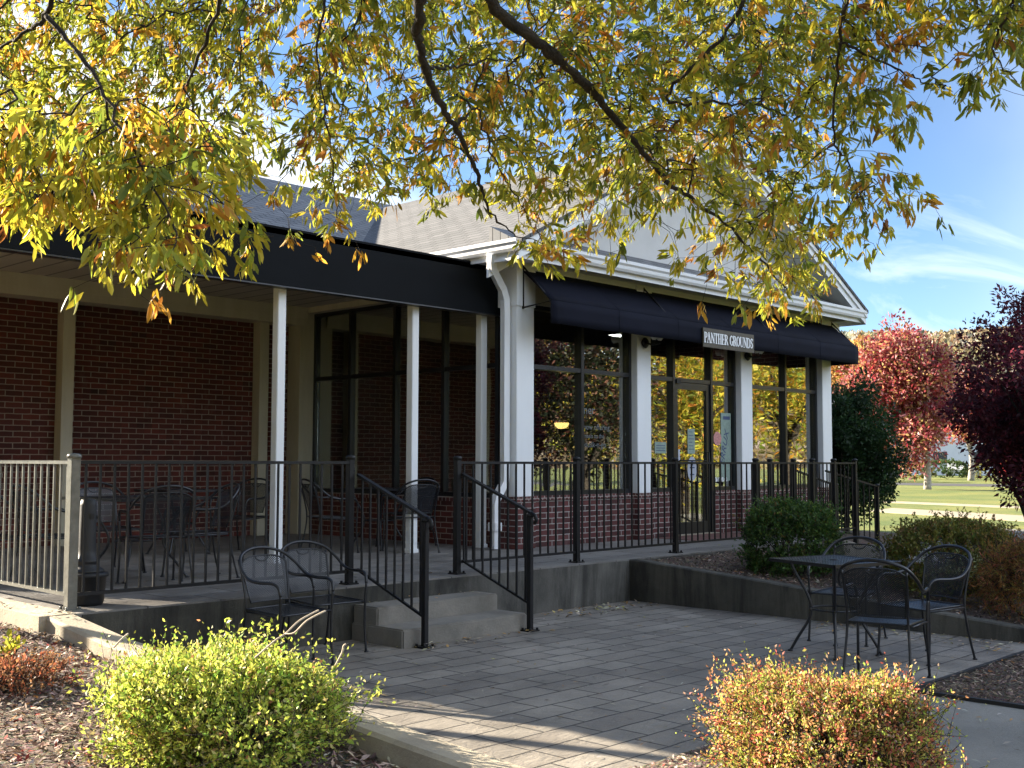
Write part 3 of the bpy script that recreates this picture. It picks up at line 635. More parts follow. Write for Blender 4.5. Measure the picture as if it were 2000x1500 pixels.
# --- sign on the valance
SG = thing('shop_sign', 'bronze sign with white serif capitals fixed to the navy awning valance', 'sign', (13.79, 8.87, 3.2))
MB().box(13.13, 14.44, 8.868, 8.888, 3.068, 3.335, 0.003).build('board', 'plaque', SG)
MB().box(13.131, 14.439, 8.8655, 8.8675, 3.135, 3.275).build('band', 'plaque_d', SG)
def V_(pts): return pts
GL = {   # strokes in a 0..w by 0..1 cell: (x0,y0,x1,y1,width); serifs as short thin bars
 'P': (0.62, [(.16,0,.16,1,.16),(.16,.96,.42,.96,.06),(.42,.96,.55,.86,.1),(.55,.86,.55,.62,.14),(.55,.62,.42,.5,.1),(.42,.5,.16,.5,.06),(.02,.03,.34,.03,.06),(.02,.97,.2,.97,.06)]),
 'A': (0.80, [(.08,0,.38,1,.07),(.36,1,.68,0,.16),(.2,.36,.56,.36,.06),(0,.03,.2,.03,.06),(.52,.03,.8,.03,.06)]),
 'N': (0.84, [(.14,0,.14,1,.07),(.14,.95,.68,.05,.17),(.68,0,.68,1,.07),(0,.97,.22,.97,.06),(0,.03,.26,.03,.06),(.54,.97,.82,.97,.06)]),
 'T': (0.70, [(.34,0,.34,1,.16),(.02,.96,.66,.96,.07),(.04,.96,.04,.78,.06),(.64,.96,.64,.78,.06),(.18,.03,.5,.03,.06)]),
 'H': (0.84, [(.16,0,.16,1,.16),(.64,0,.64,1,.16),(.16,.5,.64,.5,.06),(0,.03,.32,.03,.06),(0,.97,.32,.97,.06),(.48,.03,.8,.03,.06),(.48,.97,.8,.97,.06)]),
 'E': (0.64, [(.16,0,.16,1,.16),(.02,.97,.56,.97,.06),(.02,.03,.58,.03,.06),(.16,.51,.44,.51,.06),(.56,.97,.56,.8,.05),(.58,.03,.58,.22,.05),(.44,.62,.44,.4,.05)]),
 'R': (0.74, [(.16,0,.16,1,.16),(.16,.96,.42,.96,.06),(.42,.96,.54,.87,.1),(.54,.87,.54,.65,.14),(.54,.65,.42,.54,.1),(.42,.54,.16,.54,.06),(.36,.52,.66,.02,.15),(.02,.03,.32,.03,.06),(.02,.97,.2,.97,.06),(.58,.03,.74,.03,.06)]),
 'G': (0.80, [(.66,.86,.44,.97,.08),(.44,.97,.2,.82,.12),(.2,.82,.12,.5,.16),(.12,.5,.2,.18,.16),(.2,.18,.44,.03,.1),(.44,.03,.64,.12,.08),(.64,.1,.64,.42,.15),(.5,.43,.78,.43,.06),(.68,.95,.68,.72,.05)]),
 'O': (0.82, [(.4,.97,.18,.84,.09),(.18,.84,.1,.5,.16),(.1,.5,.18,.16,.16),(.18,.16,.4,.03,.09),(.4,.03,.62,.16,.09),(.62,.16,.7,.5,.16),(.7,.5,.62,.84,.16),(.62,.84,.4,.97,.09)]),
 'U': (0.80, [(.15,1,.15,.3,.16),(.15,.3,.24,.1,.13),(.24,.1,.42,.03,.08),(.42,.03,.6,.12,.08),(.6,.12,.66,.3,.07),(.66,.3,.66,1,.07),(0,.97,.3,.97,.06),(.52,.97,.8,.97,.06)]),
 'D': (0.80, [(.16,0,.16,1,.16),(.16,.97,.42,.97,.06),(.42,.97,.62,.82,.1),(.62,.82,.68,.5,.16),(.68,.5,.62,.18,.16),(.62,.18,.42,.03,.1),(.42,.03,.16,.03,.06),(.02,.03,.16,.03,.06),(.02,.97,.16,.97,.06)]),
 'S': (0.60, [(.5,.84,.34,.97,.08),(.34,.97,.14,.88,.11),(.14,.88,.12,.7,.13),(.12,.7,.46,.38,.15),(.46,.38,.48,.18,.13),(.48,.18,.28,.03,.1),(.28,.03,.08,.14,.08),(.07,.3,.07,.04,.05),(.52,.96,.52,.74,.05)]),
}
def serif_text(txt, x0, x1, z0, z1, y):
    wtot = sum(GL[c][0]*(1.18 if k in (0, 8) else 1.0) if c != ' ' else 0.36 for k, c in enumerate(txt)); sc = (x1-x0)/wtot; x = x0; h = z1-z0
    for k, c in enumerate(txt):
        if c == ' ': x += 0.36*sc; continue
        mb = MB()
        for q, (a, b, c_, d_, wd) in enumerate(GL[c][1]):
            p = Vector((x+a*sc, 0, z0+b*h)); r_ = Vector((x+c_*sc, 0, z0+d_*h)); t = r_-p; n2_ = Vector((-t.z, 0, t.x)).normalized()*wd*sc*0.62; t = t.normalized()*0.002
            yy = y-0.0004*q
            mb.prism([Vector((v.x, yy, v.z)) for v in (p-n2_-t, r_-n2_+t, r_+n2_+t, p+n2_-t)], (0, -0.004, 0))
        mb.build('letter', 'letter', SG); x += GL[c][0]*sc
serif_text('PANTHER GROUNDS', 13.15, 14.43, 3.130, 3.275, 8.865)

def text_mesh(txt, size, loc, mat, parent, name='lettering', rot=0.0, shear=0.0, ext=0.001):
    cu_ = bpy.data.curves.new('text', 'FONT'); cu_.body = txt; cu_.size = size; cu_.extrude = ext; cu_.shear = shear; cu_.align_x = 'LEFT'; cu_.resolution_u = 3
    t = bpy.data.objects.new('text', cu_); COL.objects.link(t); dg = bpy.context.evaluated_depsgraph_get(); dg.update()
    me = bpy.data.meshes.new_from_object(t.evaluated_get(dg)); bpy.data.objects.remove(t); bpy.data.curves.remove(cu_)
    mt = Matrix.Translation(Vector(loc)-parent_world(parent)) @ Matrix.Rotation(rot, 4, 'Y') @ Matrix.Rotation(math.pi/2, 4, 'X')
    me.transform(mt); me.materials.clear(); me.materials.append(M[mat]); o = bpy.data.objects.new(name, me); COL.objects.link(o); o.parent = parent
    return o
T = thing('window_lettering', 'pale vinyl menu lettering on the glass of the left shopfront window', 'lettering', (11.5, 9.59, 1.6))
for txt, z, sz in (('ner', 2.10, 0.17), ('now offering', 1.90, 0.105), ('meals to the', 1.79, 0.085), ('kiosk-n-go', 1.67, 0.11)):
    text_mesh(txt, sz, (11.36, 9.534, z), 'vinyl', T, ext=0.0006)
T = thing('window_poster', 'tall pale poster with slanting dark letters behind the glass right of the door', 'poster', (14.5, 9.59, 1.2))
MB().box(14.56, 14.83, 9.5295, 9.5335, 1.20, 2.22).build('sheet', 'paper', T)
MB().box(14.62, 14.80, 9.5278, 9.5292, 2.12, 2.17).build('banner_band', 'ink', T)
MB().lathe([(0.0, 0), (0.105, 0.0), (0.105, 0.002), (0, 0.002)], (14.46, 9.527, 1.83), 20, False, 'y').build('round_print', 'pink', T)
text_mesh('ERRUX', 0.17, (14.62, 9.527, 1.42), 'ink', T, rot=R(-74), shear=0.3)
T = thing('door_notice', 'pale green notice sheet taped to the glass of the shop door', 'notice', (13.8, 9.52, 1.6)); MB().box(13.68, 13.86, 9.5205, 9.5245, 1.60, 1.96).build('sheet', 'paper', T)
for k in range(6): MB().box(13.705, 13.835-0.02*(k % 3), 9.5190, 9.5200, 1.66+k*0.05, 1.67+k*0.05).build('print_line', 'ink', T)
T = thing('round_sticker', 'oval white sticker with navy print low on the shop door glass', 'sticker', (13.8, 9.52, 1.35))
o = MB(); o.add([(13.79+0.115*math.cos(a), 9.5235, 1.38+0.18*math.sin(a)) for a in np.linspace(0, 2*math.pi, 24, endpoint=False)], [tuple(range(24))])
o.build('disc', 'paperw', T); MB().box(13.765, 13.815, 9.520, 9.522, 1.43, 1.51).build('emblem', 'ink', T)
for a, b, z in ((13.73, 13.85, 1.39), (13.74, 13.84, 1.29)): MB().box(a, b, 9.520, 9.522, z, z+0.018).build('print_line', 'ink', T)
T = thing('hours_card', 'narrow white card stuck to the left edge of the door glass', 'notice', (13.46, 9.52, 1.5)); MB().box(13.43, 13.49, 9.5205, 9.5245, 1.50, 1.66).build('card', 'paperw', T)
T = thing('side_notice', 'wide pale notice in the narrow window left of the door', 'notice', (12.8, 9.59, 1.6)); MB().box(12.90, 13.17, 9.530, 9.534, 1.60, 1.76).build('sheet', 'paper', T)
for k in range(3): MB().box(12.93, 13.14, 9.5283, 9.5295, 1.635+k*0.035, 1.645+k*0.035).build('print_line', 'ink', T)
names_ = ['first from the door', 'second from the door', 'second from the white column', 'nearest the white column']
for k in range(4):
    x = 14.42+k*0.085
    t_ = MB().tube([(x+0.032*math.cos(a), 9.529, 1.22+0.032*math.sin(a)) for a in np.linspace(0, 2*math.pi, 12, endpoint=False)], 0.006, 4, closed=True)
    t_.box(x-0.012, x+0.012, 9.526, 9.532, 1.195, 1.245)
    tag(t_.build('icon_sticker', 'letter'), 'small round white icon sticker low on the glass, ' + names_[k], 'sticker', 'row of four white icon stickers')

# --- wall lamps on the two middle columns
def wall_lamp(x, label):
    T = thing('wall_lamp', label, 'wall lamp', (x, 9.38, 3.10), group='twin wall lamps on the white columns')
    MB().lathe([(0, 0), (0.05, 0), (0.075, -0.03), (0.06, -0.05), (0, -0.05)], (x, 9.379, 3.10), 16, True, 'y').build('backplate', 'metal', T)
    for dx in (0.0, 0.13):
        a = MB().tube([(x, 9.34, 3.10), (x+dx*0.5, 9.25, 3.07), (x+dx, 9.20, 3.09), (x+dx, 9.20, 3.13)], 0.012, 7).build('arm', 'metal', T)
        MB().lathe([(0.02, 0), (0.045, 0.03), (0.058, 0.09), (0.052, 0.09), (0.04, 0.035), (0.01, 0.01)], (x+dx, 9.20, 3.13), 14).build('shade', 'frost', T)
wall_lamp(12.45, 'black twin wall lamp with frosted cups on the column left of the door')
wall_lamp(15.04, 'black twin wall lamp with frosted cups on the column right of the door')

# --- inside the cafe
for x, y, l in ((15.2, 11.95, 'ceiling panel light seen through the left shopfront window'), (16.9, 11.15, 'lit ceiling panel seen above the door through the glass')):
    T = thing('ceiling_light', l, 'ceiling light', (x, y, 3.65), group='lit ceiling panels inside the cafe')
    MB().box(x-0.19, x+0.19, y-0.13, y+0.13, 3.62, 3.659).build('housing', 'frame', T); MB().box(x-0.16, x+0.16, y-0.10, y+0.10, 3.612, 3.619).build('diffuser', 'lamp', T)
T = thing('pendant_lamp', 'glowing yellow bowl pendant hanging inside the left shopfront window', 'pendant lamp', (13.3, 11.6, 2.0))
MB().tube([(13.3, 11.6, 3.65), (13.3, 11.6, 2.16)], 0.008, 6).build('cord', 'metal', T)
MB().lathe([(0.0, -0.075), (0.065, -0.065), (0.105, -0.025), (0.115, 0.02), (0.105, 0.02), (0, 0.02)], (13.3, 11.6, 2.06), 20).build('bowl', 'pend', T)
MB().lathe([(0.04, 0.0), (0.05, 0.05), (0.0, 0.09)], (13.3, 11.6, 2.10), 12).build('cap', 'metal', T)
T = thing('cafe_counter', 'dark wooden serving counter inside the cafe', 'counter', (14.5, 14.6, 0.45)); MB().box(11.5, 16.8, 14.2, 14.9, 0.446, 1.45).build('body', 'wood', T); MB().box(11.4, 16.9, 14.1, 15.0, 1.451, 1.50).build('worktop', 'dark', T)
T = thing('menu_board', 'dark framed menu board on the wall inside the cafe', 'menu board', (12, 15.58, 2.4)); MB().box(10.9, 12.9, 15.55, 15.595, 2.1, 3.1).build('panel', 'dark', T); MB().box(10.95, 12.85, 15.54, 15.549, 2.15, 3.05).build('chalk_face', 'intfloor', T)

# ================================================================== railings
def bars(T, n, p0, p1, zb0, zb1, zt0, zt1, mat, r_=0.0075):
    """balusters between p0 and p1 whose foot/top heights run zb0->zb1, zt0->zt1"""
    level = abs(zb1-zb0) < 1e-6 and abs(zt1-zt0) < 1e-6; me = None
    for i in range(n):
        t = (i+0.5)/n; x = p0[0]+(p1[0]-p0[0])*t; y = p0[1]+(p1[1]-p0[1])*t
        a = zb0+(zb1-zb0)*t; b = zt0+(zt1-zt0)*t
        if abs(zb1-zb0)+abs(zt1-zt0) < 1e-6 and me is not None:
            o = bpy.data.objects.new('baluster', me); COL.objects.link(o); o.parent = T; o.location = (x-x_0, y-y_0, 0)
        else:
            o = MB().box(x-r_, x+r_, y-r_, y+r_, a, b).build('baluster', mat, T); me = o.data; x_0, y_0 = x, y
def post(T, x, y, z0, z1, mat, base=True, half=0.028):
    o = MB().box(x-half, x+half, y-half, y+half, z0, z1, 0.003).build('post', mat, T)
    MB().lathe([(0, -0.005), (half*1.5, -0.005), (half*1.55, 0.012), (half*1.2, 0.026), (0, 0.03)], (x, y, z1), 10).build('cap', mat, o)
    if base:
        b = MB().box(x-0.06, x+0.06, y-0.06, y+0.06, z0-0.001, z0+0.011)
        for sx in (-1, 1):
            for sy in (-1, 1): b.lathe([(0, 0), (0.011, 0), (0.011, 0.018), (0, 0.02)], (x+sx*0.045, y+sy*0.045, z0+0.011), 6)
        b.build('base_plate', mat, o)
def rail(T, p0, p1, z0, z1, w_=0.024, h=0.012, name='top_rail', mat='metal'):
    p = Vector((p0[0], p0[1], z0)); q = Vector((p1[0], p1[1], z1)); t = (q-p); n2 = Vector((-t.y, t.x, 0)).normalized()*w_; v = Vector((0, 0, h))
    MB().prism([p-n2-v, p+n2-v, p+n2+v, p-n2+v], t).build(name, mat, T)
ZT = 1.470; ZB = 0.545
G = 'black iron guard rails round the deck'
T = thing('deck_railing', 'grey sunlit iron railing along the left end of the deck', 'railing', (3.74, 10.4, D), group=G)
post(T, 3.70, 7.78, D, ZT+0.035, 'metal_g', half=0.034); post(T, 3.80, 13.6, D, ZT+0.035, 'metal_g'); post(T, 3.745, 10.6, D, ZT+0.035, 'metal_g')
for a, b, nb in (((3.70,7.82),(3.745,10.56),25), ((3.745,10.64),(3.80,13.56),26)):
    rail(T, a, b, ZT, ZT, mat='metal_g'); rail(T, a, b, ZB, ZB, 0.014, name='bottom_rail', mat='metal_g'); bars(T, nb, a, b, ZB+0.012, ZB+0.012, ZT-0.012, ZT-0.012, 'metal_g')
T = thing('deck_railing', 'black iron railing between the corner post and the steps in front of the deck chairs', 'railing', (4.9, 7.75, D), group=G)
post(T, 6.14, 7.76, D, ZT+0.035, 'metal'); a, b = (3.735,7.78), (6.11,7.76)
rail(T, a, b, ZT, ZT); rail(T, a, b, ZB, ZB, 0.014, name='bottom_rail'); bars(T, 22, a, b, ZB+0.012, ZB+0.012, ZT-0.012, ZT-0.012, 'metal')
T = thing('deck_railing', 'long black iron railing running in front of the shopfront windows', 'railing', (11.3, 7.75, D), group=G)
xs = [7.40, 9.12, 10.88, 12.62, 14.06, 14.66, 15.28]
for x in xs: post(T, x, 7.75, D if x < 14.6 else max(0.1, D-0.22*(x-14.6)), ZT+0.035, 'metal')
for k in range(len(xs)-1):
    a, b = (xs[k]+0.03, 7.75), (xs[k+1]-0.03, 7.75); rail(T, a, b, ZT, ZT); rail(T, a, b, ZB, ZB, 0.014, name='bottom_rail')
    bars(T, max(3, round((b[0]-a[0])/0.118)), a, b, ZB+0.012, ZB+0.012, ZT-0.012, ZT-0.012, 'metal')
def stair_rail(x, yu, label):
    T = thing('stair_handrail', label, 'handrail', (x, 7.0, 0), group='sloping handrails beside the steps')
    yl = 6.86; post(T, x, yl, 0.0, 1.0, 'metal', half=0.022)
    z1 = 1.365; z0 = 1.03
    rail(T, (x, yu), (x, yl-0.02), z1, z0, 0.022, 0.011); MB().tube([(x, yl-0.02, z0), (x, yl-0.06, z0-0.02), (x, yl-0.075, z0-0.06), (x, yl-0.055, z0-0.09)], 0.017, 8).build('scroll', 'metal', T)
    rail(T, (x, yu), (x, yl), 0.56, 0.235, 0.010, 0.010, name='bottom_rail')
    bars(T, 8, (x, yu), (x, yl), 0.56, 0.235, z1-0.01, z0-0.01, 'metal')
stair_rail(6.20, 7.72, 'black sloping handrail on the left side of the concrete steps')
stair_rail(7.44, 7.72, 'black sloping handrail on the right side of the concrete steps')
for y, x0, x1, lb in ((7.90, 14.72, 16.28, 'black sloping handrail nearest the path at the far ramp'), (8.50, 14.95, 16.15, 'black sloping handrail on the building side of the far ramp')):
    T = thing('ramp_handrail', lb, 'handrail', (x0, y, D-0.1), group='handrails of the far ramp')
    post(T, x1, y, 0.02, 1.13, 'metal', False, 0.024); rail(T, (x0, y), (x1, y), 1.36, 1.12, 0.02, 0.011); rail(T, (x0, y), (x1, y), 0.62, 0.25, 0.01, 0.01, name='bottom_rail')
    bars(T, 9, (x0, y), (x1, y), 0.62, 0.25, 1.35, 1.11, 'metal', 0.007)
T = thing('deck_railing', 'short black iron railing on the building side of the far ramp', 'railing', (14.5, 8.5, D), group=G)
post(T, 14.22, 8.5, D, ZT+0.035, 'metal'); post(T, 14.87, 8.5, D-0.02, ZT+0.035, 'metal'); rail(T, (14.25, 8.5), (14.84, 8.5), ZT, ZT); bars(T, 5, (14.25, 8.5), (14.84, 8.5), 0.5, 0.5, ZT-0.01, ZT-0.01, 'metal')

# ================================================================== furniture
def curved_panel(fn, nu, nv, wdt, hgt):
    vs = []; uv = []; fs = []
    for i in range(nu+1):
        for j in range(nv+1):
            u = -1+2*i/nu; v = j/nv; vs.append(fn(u, v)); uv.append((u*wdt/2, v*hgt))
    for i in range(nu):
        for j in range(nv): a = i*(nv+1)+j; fs.append((a, a+nv+1, a+nv+2, a+1))
    return vs, fs, uv
def smooth_path(pts, k=5):
    out = []; n = len(pts); P_ = [Vector(p) for p in pts]
    for i in range(n-1):
        a = P_[max(i-1, 0)]; b = P_[i]; c = P_[i+1]; d_ = P_[min(i+2, n-1)]
        for j in range(k):
            t = j/k; out.append(0.5*((2*b)+(c-a)*t+(2*a-5*b+4*c-d_)*t*t+(3*b-a-3*c+d_)*t**3))
    return out+[P_[-1]]
def make_chair():        # faces local +x, origin on the ground under the seat
    t = thing('mesh_armchair', 'x', 'chair', (0, 0, 0))
    back = lambda u, v: (-0.235-0.085*v-0.035*(1-u*u)+0.03, (0.185+0.035*v)*u, 0.475+0.345*v*(1-0.16*u*u*u*u)+0.0)
    vs, fs, uv = curved_panel(back, 10, 8, 0.42, 0.35); mb = MB(); mb.add(vs, fs, True); o = mb.build('backrest', 'mesh', t, uv=uv)
    rim = [back(-1+2*i/10, 0) for i in range(11)]+[back(1, j/8) for j in range(1, 9)]+[back(1-2*i/10, 1) for i in range(1, 11)]+[back(-1, 1-j/8) for j in range(1, 8)]
    MB().tube(rim, 0.0065, 6, closed=True).build('rim', 'furn', o)
    MB().tube([back(0.30, 1.0), back(0.24, 0.93), back(0.12, 0.89), back(0, 0.88), back(-0.12, 0.89), back(-0.24, 0.93), back(-0.30, 1.0)], 0.006, 6).build('hand_loop', 'furn', o)
    seat = lambda u, v: (-0.225+0.46*v, 0.23*u*(0.90+0.10*v), 0.428-0.016*(1-u*u)*math.sin(math.pi*v)-0.012*v*v)
    vs, fs, uv = curved_panel(seat, 8, 8, 0.46, 0.46); mb = MB(); mb.add(vs, fs, True); o = mb.build('seat', 'mesh', t, uv=uv)
    rim = [seat(-1+2*i/8, 0) for i in range(9)]+[seat(1, j/8) for j in range(1, 9)]+[seat(1-2*i/8, 1) for i in range(1, 9)]+[seat(-1, 1-j/8) for j in range(1, 8)]
    MB().tube(rim, 0.008, 6, closed=True).build('rim', 'furn', o)
    for s in (-1, 1):
        MB().tube(smooth_path([(0.245, s*0.255, 0.0), (0.225, s*0.25, 0.22), (0.228, s*0.25, 0.42), (0.235, s*0.255, 0.56)]), 0.0105, 8).lathe([(0, 0), (0.020, 0), (0.018, 0.012), (0, 0.014)], (0.245, s*0.255, 0), 8).build('leg', 'furn', t)
        MB().tube(smooth_path([(-0.31, s*0.235, 0.0), (-0.255, s*0.222, 0.22), (-0.232, s*0.21, 0.43), (-0.262, s*0.215, 0.62), (-0.318, s*0.222, 0.80)]), 0.0095, 8).lathe([(0, 0), (0.020, 0), (0.018, 0.012), (0, 0.014)], (-0.31, s*0.235, 0), 8).build('leg', 'furn', t)
    arc = [(0.235, -0.255, 0.56), (0.215, -0.262, 0.625), (0.15, -0.27, 0.652), (0.0, -0.282, 0.650), (-0.12, -0.285, 0.672), (-0.22, -0.27, 0.745), (-0.30, -0.215, 0.825), (-0.345, -0.11, 0.868), (-0.355, 0.0, 0.880)]
    arc = arc+[(x, -y, z) for x, y, z in arc[:-1]][::-1]
    MB().tube(smooth_path(arc, 4), 0.0125, 8).build('arm_rail', 'furn', t)
    MB().tube([(-0.2, -0.23, 0.415), (0.22, -0.25, 0.405)], 0.008, 6).build('side_stretcher', 'furn', t); MB().tube([(-0.2, 0.23, 0.415), (0.22, 0.25, 0.405)], 0.008, 6).build('side_stretcher', 'furn', t)
    return t
def make_table(h=0.35, ht=0.72):
    t = thing('mesh_table', 'x', 'table', (0, 0, 0))
    top = lambda u, v: (-h+2*h*v, h*u, ht)
    vs, fs, uv = curved_panel(top, 2, 2, 2*h, 2*h); mb = MB(); mb.add(vs, fs); o = mb.build('tabletop', 'mesh', t, uv=uv)
    r_ = [(-h, -h, ht-0.012), (h, -h, ht-0.012), (h, h, ht-0.012), (-h, h, ht-0.012)]
    b = MB()
    for i in range(4):
        p = Vector(r_[i]); q = Vector(r_[(i+1) % 4]); b.box(min(p.x, q.x)-0.006, max(p.x, q.x)+0.006, min(p.y, q.y)-0.006, max(p.y, q.y)+0.006, ht-0.022, ht+0.003)
    b.build('rim', 'furn', o)
    MB().tube([(0.03*math.cos(a), 0.03*math.sin(a), ht+0.002) for a in np.linspace(0, 2*math.pi, 12, endpoint=False)], 0.006, 6, closed=True).build('umbrella_ring', 'furn', o)
    for k in range(4):
        a = math.pi/4+k*math.pi/2; c, s = math.cos(a), math.sin(a); k_ = h/0.35
        pr = [(0.33*k_, ht-0.02), (0.30*k_, ht-0.10), (0.21*k_, ht-0.27), (0.18*k_, ht-0.37), (0.20*k_, ht-0.47), (0.29*k_, 0.10), (0.345*k_, 0.0)]
        MB().tube(smooth_path([(r*c, r*s, z) for r, z in pr]), 0.0115, 8).lathe([(0, 0), (0.022, 0), (0.018, 0.014), (0, 0.016)], (0.345*k_*c, 0.345*k_*s, 0), 8).build('leg', 'furn', t)
    MB().tube([(0.185*math.cos(a), 0.185*math.sin(a), ht-0.38) for a in np.linspace(0, 2*math.pi, 24, endpoint=False)], 0.008, 6, closed=True).build('ring_brace', 'furn', t)
    return t
chair0 = make_chair(); used = []
def place_chair(x, y, z, deg, label, group):
    o = chair0 if not used else copy_tree(chair0); used.append(1)
    o.location = (x, y, z); o.rotation_euler = (0, 0, R(deg)); o.scale = (0.95, 0.95, 0.95); o['label'] = label; o['group'] = group; return o
gp = 'black mesh armchairs on the patio'; gd = 'black mesh armchairs on the deck'
place_chair(4.95, 6.97, 0, -86, 'black mesh armchair nearest the yellow bush, backed against the deck wall', gp)
place_chair(5.50, 7.26, 0, -93, 'black mesh armchair beside the left edge of the concrete steps', gp)
place_chair(8.93, 4.62, 0, 187, 'black mesh armchair on the far side of the patio table towards the wall', gp)
place_chair(8.52, 3.78, 0, 163, 'black mesh armchair on the right side of the patio table', gp)
place_chair(7.50, 3.60, 0, 13, 'black mesh armchair nearest the camera with its back to the orange bush', gp)
place_chair(5.52, 9.15, D, 170, 'black mesh armchair with its solid looking back beside the white porch post', gd)
place_chair(4.98, 8.92, D, 80, 'black mesh armchair in front of the large deck table behind the railing', gd)
place_chair(4.42, 9.62, D, 0, 'bluish mesh armchair left of the large deck table behind the receptacle', gd)
place_chair(3.98, 9.75, D, -70, 'black mesh armchair with a sunlit arm at the left end of the deck', gd)
place_chair(5.25, 10.3, D, -90, 'black mesh armchair between the large deck table and the brick wall', gd)
place_chair(8.82, 10.02, D, 75, 'black mesh armchair in front of the small deck table near the glass', gd)
place_chair(8.12, 10.6, D, -15, 'bluish mesh armchair left of the small deck table behind the stair post', gd)
place_chair(9.40, 10.75, D, 180, 'black mesh armchair squeezed between the small deck table and the side glazing', gd)
place_chair(7.35, 11.3, D, 200, 'black mesh armchair right of the table by the corner of the brick wall', gd)
table0 = make_table()
table0['label'] = 'square black mesh table on the patio beside the retaining wall'; table0['group'] = 'black mesh tables'
t2 = copy_tree(table0); t2.location = (8.85, 10.62, D); t2.rotation_euler = (0, 0, R(10)); t2['label'] = 'small square mesh table on the deck beside the side glazing'
table0.location = (8.27, 4.38, 0); table0.rotation_euler = (0, 0, R(-17)); 
t3 = make_table(0.46); t3.location = (5.12, 9.52, D); t3.rotation_euler = (0, 0, R(6)); t3['label'] = 'larger square mesh table on the deck in front of the brick wall'; t3['group'] = 'black mesh tables'
t4 = copy_tree(table0); t4.location = (6.75, 11.6, D); t4.rotation_euler = (0, 0, R(0)); t4['label'] = 'square mesh table on the deck half hidden by the white porch post'

# smoker's receptacle by the corner post
T = thing('ash_receptacle', 'dark plastic smoking receptacle with a tall neck at the corner of the deck', 'ash receptacle', (3.93, 8.02, D))
MB().lathe([(0, 0), (0.115, 0), (0.125, 0.02), (0.14, 0.20), (0.155, 0.205), (0.155, 0.225), (0.145, 0.235), (0, 0.235)], (3.93, 8.02, D), 28).build('bucket', 'plastic', T)
nk = MB().lathe([(0.13, 0.236), (0.12, 0.255), (0.085, 0.275), (0.075, 0.30), (0.082, 0.305), (0.082, 0.325), (0.068, 0.335), (0.062, 0.40), (0.058, 0.72), (0.052, 0.76), (0, 0.77)], (3.93, 8.02, D), 24).build('neck', 'plastic', T)
MB().box(3.915, 3.945, 7.955, 7.97, D+0.62, D+0.66).build('slot', 'rubber', nk)

